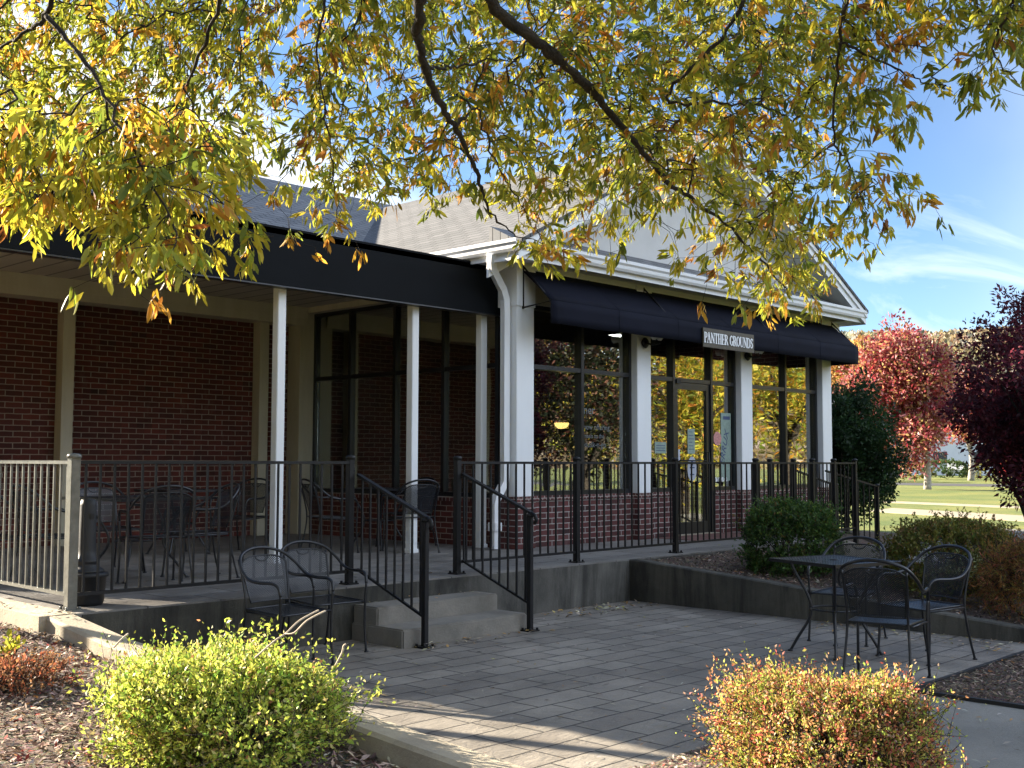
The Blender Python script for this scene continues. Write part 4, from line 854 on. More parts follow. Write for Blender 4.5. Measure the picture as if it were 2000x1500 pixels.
# ================================================================== foliage
def thin_tubes(A_, B_, ra, rb):
    d_ = unit(B_-A_); u = unit(np.cross(d_, np.array([0.3, 0.2, 0.93]))); v = np.cross(d_, u); n = len(A_); ring = []
    for c_, r_ in ((A_, ra), (B_, rb)):
        for j in range(4):
            a = math.pi/2*j; ring.append(c_+(u*math.cos(a)+v*math.sin(a))*r_[:, None])
    V = np.stack(ring, 1).reshape(-1, 3); k = np.arange(n)[:, None]*8
    F = np.concatenate([k+np.array([[j, (j+1) % 4, 4+(j+1) % 4, 4+j]]) for j in range(4)], 1).reshape(-1, 4); return V, F
def foliage_thing(name, label, cat, base, group=None):
    return thing(name, label, cat, base, group=group)
def bush(name, label, c, rad, z0, n, ln, pal, seed, lumps=26, flat=0.0, stems=26, mat='bushleaf', group=None, feather=False, stemmat='bark', depth=0.25, sl=0.10, amp=0.16, per=11, wr=0.5, shoots=0.10):
    rng = np.random.default_rng(seed); T = thing(name, label, 'bush', (c[0], c[1], z0), group=group)
    cz = z0+rad[2]*0.80; C0 = np.array([c[0], c[1], cz]); Rr = np.array(rad)
    bd = unit(rng.normal(size=(lumps, 3))); ba = rng.uniform(-amp, amp, lumps); bw = rng.uniform(5, 26, lumps)
    rad_of = lambda d: 1+np.exp(-(1-d@bd.T)*bw)@ba
    m_ = n//per; d = unit(rng.normal(size=(m_, 3))); d[:, 2] = np.where(d[:, 2] < -0.6, -d[:, 2], d[:, 2])
    out = rng.uniform(size=m_) < shoots
    r_ = rad_of(d)*np.where(out, 1+rng.uniform(0, 0.17, m_), 1-np.abs(rng.normal(0, depth*0.5, m_)).clip(0, 0.8))
    d2 = d.copy()
    if flat: d2[:, 2] = np.sign(d[:, 2])*np.abs(d[:, 2])**(1-flat)
    S0 = C0+d2*r_[:, None]*Rr; S0[:, 2] = np.maximum(S0[:, 2], z0+0.015)
    sdir = unit(d*0.75+rng.normal(0, 0.45, (m_, 3))+np.array([0, 0, 0.45 if not feather else -0.35])); sln = rng.uniform(0.5, 1.25, m_)*sl*np.where(out, 1.9, 1)
    tone = rng.uniform(0.72, 1.28, m_); pk = np.sin(S0[:, 0]*6+seed)*np.sin(S0[:, 1]*7+seed*2)*np.sin(S0[:, 2]*8)
    q = np.repeat(np.arange(m_), per); t = np.tile((np.arange(per)+0.5)/per, m_)-0.5; nn = len(q)
    P_ = S0[q]+sdir[q]*(t*sln[q])[:, None]+rng.normal(0, sl*0.05, (nn, 3))
    dr = unit(sdir[q]*0.55+rng.normal(0, 0.62, (nn, 3)))
    w_ = np.array([x[0] for x in pal], float); w_ /= w_.sum(); pc = np.array([x[1] for x in pal]); ki = rng.choice(len(pal), m_, p=w_)
    own = rng.uniform(size=nn) < 0.55; kk = np.where(own, ki[q], rng.choice(len(pal), nn, p=w_))
    cols = pc[kk]*(tone[q]*(1+0.22*pk[q])*(1+rng.normal(0, 0.12, nn)))[:, None]*(1+rng.normal(0, 0.05, (nn, 3)))
    L_ = rng.uniform(0.6, 1.25, nn)*ln; V, F, Cc = leaf_arrays(P_, dr, L_, L_*(wr if not feather else 0.14), cols.clip(0.003, 0.9), 0.22, rng)
    mesh_np('foliage', V, F, mat, T, Cc)
    V1, F1 = thin_tubes(S0-sdir*(sln*0.9)[:, None], S0+sdir*(sln*0.5)[:, None], np.full(m_, 0.0016), np.full(m_, 0.0008)); mesh_np('twigs', V1, F1, stemmat, T)
    sb = MB()
    for k in range(stems):
        e = unit(rng.normal(size=(1, 3)))[0]; e[2] = abs(e[2])*0.9+0.1; e = unit(e[None])[0]; L1 = rng.uniform(0.6, 0.98)
        q_ = C0+e*Rr*L1; b0 = np.array([c[0]+rng.normal(0, 0.05), c[1]+rng.normal(0, 0.05), z0-0.02]); mid = (b0+q_)/2+rng.normal(0, 0.04, 3); mid[2] = b0[2]+(q_[2]-b0[2])*0.4
        sb.tube(smooth_path([b0, mid, q_], 4), [0.010]*4+[0.006]*4+[0.002], 5)
    sb.build('stems', stemmat, T); return T

YG = [(4, (0.58, 0.60, 0.11)), (3, (0.42, 0.52, 0.08)), (1.4, (0.66, 0.60, 0.24)), (1.6, (0.20, 0.33, 0.05)), (0.4, (0.50, 0.26, 0.12))]
yb = bush('yellow_bush', 'bright yellow green bush glowing in the sun at bottom left', (2.95, 4.63), (0.55, 0.56, 0.275), 0.08, 40000, 0.026, YG, 3, 46, 0.12, 40, depth=0.48, sl=0.14, amp=0.30, shoots=0.09)
OR = [(2.6, (0.66, 0.34, 0.14)), (2.6, (0.58, 0.52, 0.11)), (2.0, (0.58, 0.15, 0.10)), (2.6, (0.34, 0.42, 0.07)), (1.0, (0.72, 0.50, 0.34))]
bush('orange_bush', 'sunlit orange and yellow bush at bottom right of the patio', (4.58, 2.46), (0.50, 0.50, 0.30), 0.03, 44000, 0.018, OR, 8, 44, 0.1, 34, depth=0.45, sl=0.10, amp=0.26, shoots=0.09)
GR = [(4, (0.045, 0.095, 0.022)), (3, (0.075, 0.145, 0.03)), (1.2, (0.14, 0.20, 0.035)), (0.3, (0.15, 0.10, 0.03))]
bush('clipped_bush', 'dense dark green clipped bush standing before the railing', tuple(at(1545, 905, 12.1).xy), (0.50, 0.50, 0.43), 0.28, 26000, 0.036, GR, 12, 24, 0.3, 14, depth=0.25, amp=0.09)
OL = [(3, (0.15, 0.16, 0.03)), (2.5, (0.22, 0.19, 0.035)), (1.0, (0.24, 0.13, 0.04)), (1.2, (0.10, 0.14, 0.025))]
bush('olive_bush', 'wide olive and russet mounded bush behind the patio chairs', tuple(at(1862, 905, 11.3).xy), (0.70, 0.68, 0.42), 0.16, 26000, 0.034, OL, 15, 26, 0.15, 16, depth=0.25, amp=0.12)
LO = [(3, (0.34, 0.15, 0.04)), (2, (0.26, 0.20, 0.04)), (1, (0.36, 0.10, 0.06))]
bush('feathery_bush', 'feathery orange laceleaf bush at the right edge of the frame', tuple(at(2012, 905, 10.2).xy), (0.46, 0.46, 0.40), 0.10, 15000, 0.05, LO, 18, 16, 0, 14, feather=True, depth=0.5, sl=0.2)
RB = [(3, (0.30, 0.10, 0.05)), (2, (0.38, 0.20, 0.09)), (1, (0.20, 0.12, 0.07))]
bush('low_red_shrub', 'low brownish red shrub at the left edge of the mulch', tuple(at(40, 905, 6.3).xy), (0.36, 0.30, 0.09), 0.24, 3800, 0.022, RB, 21, 12, 0, 10, depth=0.6)
YS = [(3, (0.50, 0.46, 0.05)), (1, (0.36, 0.40, 0.05))]
bush('yellow_sprig', 'small bright yellow sprig at the left edge above the red shrub', tuple(at(12, 905, 6.5).xy), (0.13, 0.12, 0.14), 0.27, 160, 0.05, YS, 22, 6, 0, 6, depth=0.8)
# bare forked twigs sticking out of the yellow bush
twm = simple('pale_twig', (0.45, 0.38, 0.28), 0.8, 0.2, 20)
for grp in ([[(498,1285,4.5),(536,1252,4.5),(557,1238,4.52),(585,1212,4.6),(622,1192,4.7)], [(557,1238,4.52),(575,1236,4.5),(600,1212,4.5),(636,1193,4.55)]], [[(655,1300,4.4),(668,1275,4.4),(671,1262,4.4),(676,1258,4.4)]], [[(222,1265,4.6),(238,1248,4.6),(250,1238,4.65)]]):
    tw = MB()
    for pts in grp: tw.tube(smooth_path([at(*q) for q in pts], 4), 0.0038, 5)
    tw.build('bare_twig', twm, yb)

def tree(name, label, base, trunk_h, trunk_r, cc, rad, n, ln, pal, seed, group=None, clumps=60, mat='leaf', bark='bark', wr=0.5, limbs=7, shell=0.45, droop=0.0, cat='tree', csize=0.30):
    rng = np.random.default_rng(seed); T = thing(name, label, cat, base, group=group)
    b = Vector(base); top = Vector(cc)
    t = MB(); t.tube(smooth_path([b+Vector((0, 0, -0.1)), b+Vector((rng.normal(0, .03)*trunk_h, rng.normal(0, .03)*trunk_h, trunk_h*0.5)), b+Vector((0, 0, trunk_h)), (b+Vector((0, 0, trunk_h)))*0.4+top*0.6], 4), [trunk_r*(1.25-0.08*i) for i in range(13)], 9)
    for k in range(limbs):
        a = 2*math.pi*k/limbs+rng.uniform(-.4, .4); el = rng.uniform(0.1, 0.9)
        q = top+Vector((math.cos(a)*rad[0]*0.75*math.cos(el), math.sin(a)*rad[1]*0.75*math.cos(el), rad[2]*(0.6*math.sin(el)-0.15)))
        s0 = b+Vector((0, 0, trunk_h*rng.uniform(0.75, 1.05))); t.tube(smooth_path([s0, (s0+q)/2+Vector((0, 0, 0.12*rad[2])), q], 4), [trunk_r*(0.5-0.05*i) for i in range(9)], 6)
    t.build('trunk', bark, T)
    cd = unit(rng.normal(size=(clumps, 3))); cr = rng.uniform(shell, 1.0, clumps); CC = np.array(cc)+cd*cr[:, None]*np.array(rad)*0.88
    cs = rng.uniform(0.6, 1.3, clumps)*csize; tone = rng.uniform(0.75, 1.3, clumps); hue = rng.uniform(0, 1, clumps)
    i = rng.integers(0, clumps, n); dd = unit(rng.normal(size=(n, 3))); rr = rng.uniform(0, 1, n)**0.45
    P_ = CC[i]+dd*(rr*cs[i])[:, None]*np.array(rad); dr = unit(dd+rng.normal(0, 0.7, (n, 3))+np.array([0, 0, -droop]))
    cols = palette(n, pal, rng)*tone[i][:, None]; L_ = rng.uniform(0.6, 1.3, n)*ln
    V, F, Cc = leaf_arrays(P_, dr, L_, L_*wr, cols.clip(0.003, 0.9), 0.2, rng); mesh_np('crown', V, F, mat, T, Cc); return T
DG = [(3, (0.018, 0.045, 0.016)), (2, (0.028, 0.062, 0.02)), (1, (0.04, 0.08, 0.02))]
hp = at(1652, 905, 22); tree('holly_tree', 'rounded dark evergreen behind the far handrails', (hp.x, hp.y, 0.0), 0.5, 0.06, (hp.x, hp.y, 1.72), (1.16, 1.16, 1.50), 52000, 0.07, DG, 31, clumps=260, mat='bushleaf', shell=0.1, csize=0.22, wr=0.6)
RM = [(4, (0.34, 0.060, 0.070)), (2.4, (0.24, 0.03, 0.04)), (1.8, (0.44, 0.20, 0.10)), (1.4, (0.42, 0.30, 0.11)), (2.6, (0.48, 0.22, 0.21))]
tree('red_maple', 'bright red maple with a pale trunk on the sunlit lawn', tuple(at(1811, 950, 66).xy)+(-0.05,), 2.4, 0.19, tuple(at(1768, 765, 66)), (3.7, 3.7, 4.4), 42000, 0.25, RM, 33, clumps=170, bark='barkl', shell=0.2, csize=0.26)
PM = [(4, (0.060, 0.012, 0.020)), (2, (0.11, 0.020, 0.028)), (1.4, (0.20, 0.03, 0.045))]
pm = at(2085, 800, 12.6)
tree('purple_maple', 'dark purple Japanese maple at the right edge of the frame', (pm.x, pm.y, 0.05), 0.7, 0.06, (pm.x, pm.y, 2.12), (1.48, 1.48, 1.35), 32000, 0.062, PM, 35, clumps=150, shell=0.1, wr=0.5, csize=0.20, droop=0.3)
tree('purple_maple', 'tall dark maple shoot rising above the purple maple at the right edge', tuple(at(2060, 905, 14.5).xy)+(0.0,), 2.2, 0.04, tuple(at(2030, 640, 14.5)), (0.80, 0.80, 0.95), 4200, 0.075, PM, 36, clumps=34, shell=0.1, wr=0.42, csize=0.3, group='dark maples')
tree('purple_maple', 'small dark maple with low sweeping branches over the olive bush', tuple(at(2010, 905, 14.2).xy)+(0.0,), 0.8, 0.05, tuple(at(1985, 840, 14.2)), (0.85, 0.85, 0.85), 13000, 0.075, PM, 37, clumps=70, shell=0.1, wr=0.42, csize=0.26, group='dark maples')
OT = [(3, (0.50, 0.30, 0.10)), (2, (0.46, 0.22, 0.07)), (1, (0.5, 0.38, 0.12))]
for k, (px, py, d_, rr) in enumerate(((1655, 715, 118, 4.6), (1725, 735, 122, 4.2), (1600, 720, 125, 5.0))):
    c = at(px, py, d_); tree('autumn_tree', ['orange autumn tree just right of the awning end far away', 'paler orange autumn tree half behind the red maple', 'orange autumn tree hidden behind the shopfront corner'][k], (c.x, c.y, 0), c.z*0.6, 0.25, tuple(c), (rr, rr, 3.0), 5000, 0.55, OT, 50+k, group='orange trees beyond the lawn', clumps=40, limbs=4)
c = at(1896, 930, 98); tree('red_maple', 'more distant red maple with a slim pale trunk on the lawn', (c.x, c.y, -0.05), 3.0, 0.24, (c.x, c.y, 6.2), (4.4, 4.4, 3.2), 9000, 0.36, RM, 34, clumps=60, bark='barkl', group='red maples on the lawn')
c = at(1985, 880, 80); tree('red_maple', 'low red maple glimpsed under the purple branches', (c.x, c.y, -0.05), 1.0, 0.1, (c.x, c.y, 2.6), (2.4, 2.4, 1.6), 4000, 0.3, RM, 39, clumps=40, bark='barkl', group='red maples on the lawn')
for k, (px, d_) in enumerate(((1700, 96), (1760, 90), (1850, 104), (1935, 108), (2010, 100))):
    c = at(px, 905, d_); bush('hedge_bush', ['rounded green hedge bush far across the lawn left of the maple trunk', 'yellowish hedge bush right behind the maple trunk', 'green hedge bush far right of the maple trunk', 'dark hedge bush beyond the slim trunk', 'far hedge bush at the right edge'][k], (c.x, c.y), (2.4, 2.2, 0.95), -0.05, 2600, 0.22, [[(1, (0.06, 0.10, 0.03))], [(1, (0.22, 0.20, 0.05))]][k % 2], 70+k, 12, 0, 4, group='hedge bushes beyond the lawn')

# trees behind the camera: the shop windows mirror them
GY = [(3, (0.42, 0.34, 0.035)), (2.4, (0.26, 0.28, 0.03)), (1.2, (0.45, 0.22, 0.03)), (1, (0.12, 0.17, 0.02))]
tree('oak', 'tall dark leaved oak mirrored in the left shop window', (22.0, 0.7, -0.05), 1.2, 0.14, (22.0, 0.7, 3.2), (2.1, 2.1, 2.6), 13000, 0.13, [(4, (0.016, 0.022, 0.010)), (1, (0.05, 0.02, 0.015)), (0.4, (0.25, 0.12, 0.08))], 89, clumps=90)
for k, (x, y) in enumerate(((-8.8, 4.0), (-8.5, -4.5), (-9.0, 11.5), (-12.5, 18.5))): tree('side_oak', ['yellow oak standing left of the viewer near the building', 'yellow oak standing behind the viewer on the left', 'yellow oak beyond the left end of the deck', 'yellow oak farthest left behind the cafe'][k], (x, y, -0.05), 2.0, 0.2, (x, y, 5.0), (4.0, 4.0, 4.8), 15000, 0.34, [(2, (0.36, 0.29, 0.05)), (1, (0.2, 0.18, 0.03))], 82+k, clumps=110, group='oaks left of the viewer')  # unseen oaks added to block skylight from the left
for k, (x, y, h, rr) in enumerate(((26.5, 0.4, 5.6, 3.0), (31.5, 0.8, 6.2, 3.2), (36.5, 3.0, 6.0, 3.0), (43, -1.0, 7.0, 4.4), (33.0, -9.0, 7.0, 4.0))):
    tree('yellow_oak', 'yellow green oak %s, mirrored in the shop windows' % ['nearest the right side of the walk', 'in the second place along the lawn', 'in the third place along the lawn', 'farthest along the lawn', 'set back behind the others'][k], (x, y, -0.05), h*0.35, 0.18, (x, y, h*0.62), (rr, rr, h*0.5), 13000, 0.17, GY, 90+k, group='oaks opposite the shopfront', clumps=90, wr=0.3, shell=0.2)
tree('purple_maple', 'dark red maple opposite the left shopfront window', (14.2, 0.2, 0.0), 0.8, 0.07, (14.2, 0.2, 2.3), (1.3, 1.3, 1.3), 8000, 0.07, [(3, (0.25, 0.06, 0.05)), (2, (0.4, 0.14, 0.1))], 99, group='dark maples', clumps=60)

# ================================================================== the big overhanging oak
rng = np.random.default_rng(101)
OK_ = thing('overhanging_oak', 'large oak with yellow green and orange leaves hanging over the top of the view', 'tree', (1.6, -2.2, 0))
DENS = """88888888888888886435
88886687888888886326
88886586788888886215
88876485688888886231
88774385578888885100
88884286677888864200
88885386677888863000
88874174556677865200
77642132133333465200
64642010014322562000
11330000013001451000
00010000000000350000
00000000000000110000"""
rows = [[int(c) if c.isdigit() else 4 for c in r.ljust(20, '0')[:20]] for r in DENS.split('\n')]
G_ = np.array(rows, float)
def limb(pts, d0, d1):
    n = len(pts); return [np.array(at(p[0], p[1], d0+(d1-d0)*i/(n-1))) for i, p in enumerate(pts)]
LIMBS = [
 (limb([(900,-420),(925,-160),(960,0),(1060,90),(1130,150),(1185,210),(1250,290),(1300,350),(1360,395),(1440,460),(1535,565)], 4.6, 6.6), 0.052, 0.006),
 (limb([(800,-420),(812,-150),(820,0),(816,70),(830,130),(852,185),(890,250),(925,320),(942,370),(962,420),(1010,462)], 4.4, 5.8), 0.045, 0.004),
 (limb([(828,125),(860,133),(905,126),(960,118),(1020,112)], 4.95, 5.4), 0.010, 0.003),
 (limb([(890,250),(930,215),(960,300),(1000,370),(1030,420)], 5.2, 5.6), 0.008, 0.003),
 (limb([(500,-420),(470,-100),(430,0),(395,100),(345,200),(320,290),(300,380)], 4.2, 5.0), 0.020, 0.003),
 (limb([(120,-400),(110,-80),(90,30),(40,70),(-40,120)], 3.8, 4.2), 0.022, 0.006),
 (limb([(90,30),(180,140),(240,260),(330,420),(345,480)], 3.9, 3.7), 0.010, 0.003),
 (limb([(1500,-420),(1480,-100),(1420,60),(1300,190),(1400,200),(1480,205),(1530,225)], 5.0, 5.6), 0.020, 0.004),
 (limb([(1700,-400),(1660,-60),(1640,80),(1630,260),(1660,320),(1690,400)], 4.8, 5.4), 0.018, 0.003),
 (limb([(2060,-300),(2000,-60),(1960,40),(1940,100),(1985,160)], 4.6, 4.9), 0.014, 0.003),
 (limb([(1640,80),(1740,130),(1800,160),(1850,172)], 5.0, 5.2), 0.008, 0.002),
 (limb([(640,-300),(640,-60),(620,100),(640,250),(655,380),(660,440)], 5.0, 5.6), 0.014, 0.002),
]
crotch = Vector((2.35, -0.9, 5.4))
lb = MB(); base_p = Vector((1.6, -2.2, -0.15))
MB().tube(smooth_path([base_p, base_p+Vector((0.1, 0.2, 1.6)), base_p+Vector((0.3, 0.6, 3.6)), crotch], 5), [0.34-0.008*i for i in range(16)], 14).build('trunk', 'bark', OK_)
nodes = []; par = []
for pts, r0, r1 in LIMBS:
    k = len(pts); p0 = Vector(pts[0])
    if pts is LIMBS[2][0] or pts is LIMBS[3][0] or pts is LIMBS[6][0] or pts is LIMBS[10][0]: chain = pts
    else: chain = [np.array(crotch), np.array((crotch+p0)/2+Vector((0, 0, 0.5)))]+pts
    sp_ = smooth_path(chain, 4); m_ = len(sp_); rr = [r0*1.25+(r1-r0*1.25)*(i/(m_-1))**0.8 for i in range(m_)]
    sp_ = smooth_path(sp_, 2); m_ = len(sp_); rr = [(r0*1.25+(r1-r0*1.25)*(i/(m_-1))**0.8)*0.72*(1+0.10*rng.normal()) for i in range(m_)]; wob = [Vector(rng.normal(0, 0.005, 3)) for _ in sp_]; sp_ = [a+b for a, b in zip(sp_, wob)]
    lb.tube(sp_, rr, 8)
    for q in sp_[4:]: nodes.append(np.array(q)); par.append(-1)
lb.build('limbs', 'bark', OK_)
# leaf whorls: sampled through the volume of the crown
W = []; tries = 0
mxd = 9.0
while len(W) < 6300:
    px = rng.uniform(-120, 2110); py = rng.uniform(-260, 640); tries += 1
    ci = min(19, max(0, int(px//100))); ri = min(12, max(0, int(py//50)))
    # bilinear-ish lookup with jitter so that no grid shows
    jx = min(19, max(0, int((px+rng.normal(0, 28))//100))); jy = min(12, max(0, int((py+rng.normal(0, 15))//50)))
    dn = min(G_[jy, jx], G_[ri, ci]+1) if py > 0 else 7.0
    if rng.uniform(0, mxd) > dn: continue
    lowleft = px < 520 and py > 260
    d_ = rng.uniform(3.7, 5.0) if lowleft and rng.uniform() < 0.7 else 5.1+3.7*rng.uniform()**0.8
    if px > 1640: d_ = rng.uniform(4.6, 6.4)
    p = at(px, py-(45 if d_ < 4.8 else 24), d_)
    if p.y > 8.6 or (px < 190 and py > 470): continue
    W.append((p.x, p.y, p.z, px, py))
for px, py, d_ in ((345,530,3.6),(300,505,3.6),(232,512,3.6),(210,490,3.65),(262,480,3.7),(485,470,4.0),(655,455,5.4),(440,360,4.2),(1100,515,5.8),(1130,520,5.8),(1060,505,5.8),(1590,590,6.2),(1555,580,6.3),(1740,465,5.4),(1810,410,5.2),(1885,175,5.0),(1895,190,5.0)):
    for _ in range(2): p = at(px+rng.normal(0, 6), py-22+rng.normal(0, 6), d_+rng.normal(0, .05)); W.append((p.x, p.y, p.z, px, py))
# canopy out of frame above, which shades the branches in view
for _ in range(900):
    px = rng.uniform(-100, 2300); py = rng.uniform(-1000, -250); p = at(px, py, rng.uniform(3.5, 6.5))
    if p.z < 8.5: W.append((p.x, p.y, p.z, px, py))
W = np.array(W)
sat = W[rng.uniform(size=len(W)) < 0.62]; sat = np.repeat(sat, 2, 0); off = rng.normal(0, 0.075, (len(sat), 3)); off[:, 2] -= 0.03
sat = sat.copy(); sat[:, :3] += off; sat = sat[rng.uniform(size=len(sat)) < 0.58]; W = np.concatenate([W, sat]); nw = len(W)
# connect the whorls into twigs: each joins the nearest node already in the tree
order = np.argsort(np.concatenate([np.min(np.linalg.norm(q_[:, None, :3]-np.array(nodes)[None], axis=2), axis=1) for q_ in np.array_split(W, 12)]))
NP = np.zeros((len(nodes)+nw, 3)); NP[:len(nodes)] = nodes; cnt = len(nodes); pi_ = [-1]*cnt; idx = np.zeros(nw, int)
for i in order:
    q = W[i, :3]; dv = NP[:cnt]-q; dist = np.linalg.norm(dv, axis=1)-0.30*np.clip(dv[:, 2], -0.4, 0.5)
    j = int(np.argmin(dist)); pi_.append(j); NP[cnt] = q; idx[i] = cnt; cnt += 1
desc = np.ones(cnt)
for k in range(cnt-1, len(nodes)-1, -1):
    if pi_[k] >= 0: desc[pi_[k]] += desc[k]
twv = []; twf = []
ks = np.arange(len(nodes), cnt); pj = np.array([pi_[k] for k in ks]); A_ = NP[pj]; B_ = NP[ks]
mid = (A_+B_)/2+np.c_[rng.normal(0, .02, (len(ks), 2)), 0.05*np.linalg.norm(A_-B_, axis=1)]
rb_ = np.minimum(0.0010*desc[ks]**0.36, 0.005); ra_ = rb_*1.15
V1, F1 = thin_tubes(A_, mid, ra_, rb_); V2, F2 = thin_tubes(mid, B_, rb_, rb_)
mesh_np('twigs', np.concatenate([V1, V2]), np.concatenate([F1, F2+len(V1)]), 'bark', OK_)
# leaves in drooping whorls
PALS = [[(3, (0.52, 0.45, 0.045)), (1, (0.38, 0.38, 0.04))], [(3, (0.27, 0.30, 0.035)), (1, (0.42, 0.39, 0.04))], [(3, (0.54, 0.31, 0.04)), (1, (0.46, 0.20, 0.035))], [(3, (0.15, 0.19, 0.028)), (1, (0.24, 0.25, 0.035))], [(2, (0.26, 0.11, 0.03)), (1, (0.38, 0.22, 0.04))]]
cs_, ds_, ls_, cc_ = [], [], [], []
for i in range(nw):
    q = W[i, :3]; px, py = W[i, 3], W[i, 4]; tdir = q-NP[pi_[idx[i]]]; tdir = tdir/max(np.linalg.norm(tdir), 1e-6)
    low = min(max((py-180)/320, 0), 1)
    pw = np.array([0.34+0.36*low, 0.32, 0.09+0.05*low, 0.30*(1-low)+0.06, 0.035]); pw /= pw.sum()
    patch = math.sin(px*0.011+1.3)*math.sin(py*0.017); kpal = rng.choice(5, p=pw)
    if patch > 0.6 and rng.uniform() < 0.3: kpal = 2
    n = int(rng.integers(5, 10)); a = rng.uniform(0, 2*math.pi, n)
    spread = rng.uniform(0.35, 1.0, n)[:, None]
    rd = np.c_[np.cos(a), np.sin(a), rng.normal(0, .3, n)]
    ax = tdir*0.7+np.array([0, 0, -0.75]); ds_.append(unit(ax[None]*1.0+rd*spread)); cs_.append(q+rng.normal(0, 0.012, (n, 3))-tdir*rng.uniform(0, 0.05, (n, 1)))
    ls_.append(rng.uniform(0.045, 0.086, n)*rng.uniform(0.85, 1.12)); cc_.append(palette(n, PALS[kpal], rng, 0.14))
cs_ = np.concatenate(cs_); ds_ = np.concatenate(ds_); ls_ = np.concatenate(ls_); cc_ = np.concatenate(cc_)
V, F, Cc = leaf_arrays(cs_, ds_, ls_, ls_*rng.uniform(0.22, 0.32, len(ls_)), cc_, 0.16, rng, long=True); mesh_np('crown', V, F, 'leaf', OK_, Cc)

# ================================================================== litter and fallen leaves
def litter(name, n, xr, yr, zf, ln, pal, seed, keep=None, tilt=0.35, wr=0.33, label=None):
    rng = np.random.default_rng(seed); x = rng.uniform(*xr, n); y = rng.uniform(*yr, n)
    if keep is not None: k = keep(x, y, rng); x, y = x[k], y[k]; n = len(x)
    a = rng.uniform(0, 2*math.pi, n); d = np.c_[np.cos(a), np.sin(a), rng.normal(0, tilt, n)]; L_ = rng.uniform(0.5, 1.4, n)*ln
    z = zf(x, y)+0.004+np.abs(rng.normal(0, 0.008, n))
    dd = unit(d); s = unit(np.cross(dd, np.c_[rng.normal(0, tilt, n), rng.normal(0, tilt, n), np.ones(n)])); c = np.c_[x, y, z]; Lc = L_[:, None]; wd = Lc*wr*rng.uniform(0.5, 1.3, (n, 1)); up_ = np.array([0, 0, 1.0])
    V = np.stack([c-dd*Lc*0.5, c+s*wd*0.5+up_*wd*0.15, c+dd*Lc*0.5, c-s*wd*0.5+up_*wd*0.15], 1).reshape(-1, 3)
    F = np.arange(n)[:, None]*4+np.arange(4)[None]
    o = mesh_np(name, V, F, 'litter', None, palette(n, pal, rng, 0.3)); return tag(o, label=label, kind='stuff')
CH = [(4, (0.26, 0.18, 0.14)), (3, (0.44, 0.33, 0.26)), (2.0, (0.58, 0.47, 0.38)), (1.2, (0.09, 0.06, 0.05)), (0.5, (0.30, 0.05, 0.04)), (0.3, (0.45, 0.22, 0.06))]
CD = [(4, (0.14, 0.10, 0.08)), (3, (0.24, 0.18, 0.13)), (1.2, (0.36, 0.28, 0.20)), (1.5, (0.06, 0.045, 0.04)), (0.4, (0.34, 0.16, 0.06))]
zl = lambda X, Y: np.interp(Y, [-3, 2.4, 3.4, 4.5, 6.76, 7.6, 14], [-0.05, 0.02, 0.09, 0.16, 0.27, 0.35, 0.36])+0.02*np.sin(X*1.3)
litter('mulch_chips', 26000, (0.9, 3.45), (3.0, 9.5), zl, 0.046, CH, 1, tilt=0.45)
litter('mulch_chips', 5000, (3.7, 5.28), (1.2, 3.34), lambda x, y: 0.04+0*x, 0.034, CH, 2)
litter('mulch_chips', 9000, (7.26, 9.78), (0.6, 3.26), lambda x, y: 0.018+0*x, 0.042, CD, 3)
litter('mulch_chips', 15000, (9.96, 14.2), (2.6, 7.55), lambda x, y: wt(y)-0.03-np.clip((x-12.3)*0.12, 0, 0.35), 0.045, CD, 4)
FL = [(3, (0.42, 0.36, 0.26)), (2, (0.40, 0.24, 0.08)), (1, (0.20, 0.14, 0.09)), (1, (0.45, 0.40, 0.10))]
FP = [(3, (0.36, 0.33, 0.28)), (1.5, (0.34, 0.22, 0.10)), (1.5, (0.18, 0.14, 0.10)), (0.6, (0.38, 0.34, 0.10))]
litter('fallen_leaves', 1300, (3.7, 9.75), (3.35, 7.5), lambda x, y: 0*x, 0.05, FP, 5, tilt=0.12, wr=0.26,
       keep=lambda x, y, r: r.uniform(size=len(x)) < 0.30+0.70*np.clip((x-8.6)/1.1, 0, 1)**2*np.clip((6-y)/2, 0.15, 1)+0.5*(y > 7.25))
litter('fallen_leaves', 230, (9.2, 9.78), (3.4, 5.3), lambda x, y: 0*x, 0.05, FL, 6, tilt=0.2, wr=0.28)
litter('fallen_leaves', 110, (8.3, 9.75), (7.1, 7.55), lambda x, y: 0*x, 0.06, FL, 7, tilt=0.3, wr=0.4)
litter('fallen_leaves', 60, (6.0, 7.6), (6.7, 7.0), lambda x, y: 0*x, 0.06, FL, 8, tilt=0.2, wr=0.35)
litter('fallen_leaves', 90, (3.75, 14), (7.65, 9.8), lambda x, y: D+0*x, 0.05, FP, 9, tilt=0.15, wr=0.28)
litter('fallen_leaves', 150, (5.3, 7.2), (0.5, 3.2), lambda x, y: 0*x, 0.05, FP, 10, tilt=0.15, wr=0.28)
litter('fallen_leaves', 120, (3.43, 3.64), (7.4, 10), lambda x, y: D+0*x, 0.045, CH, 11, tilt=0.2, wr=0.4)
litter('fallen_leaves', 30, (6.1, 7.4), (7.3, 7.55), lambda x, y: 0.292+0*x, 0.04, FL, 12, tilt=0.15, wr=0.28)

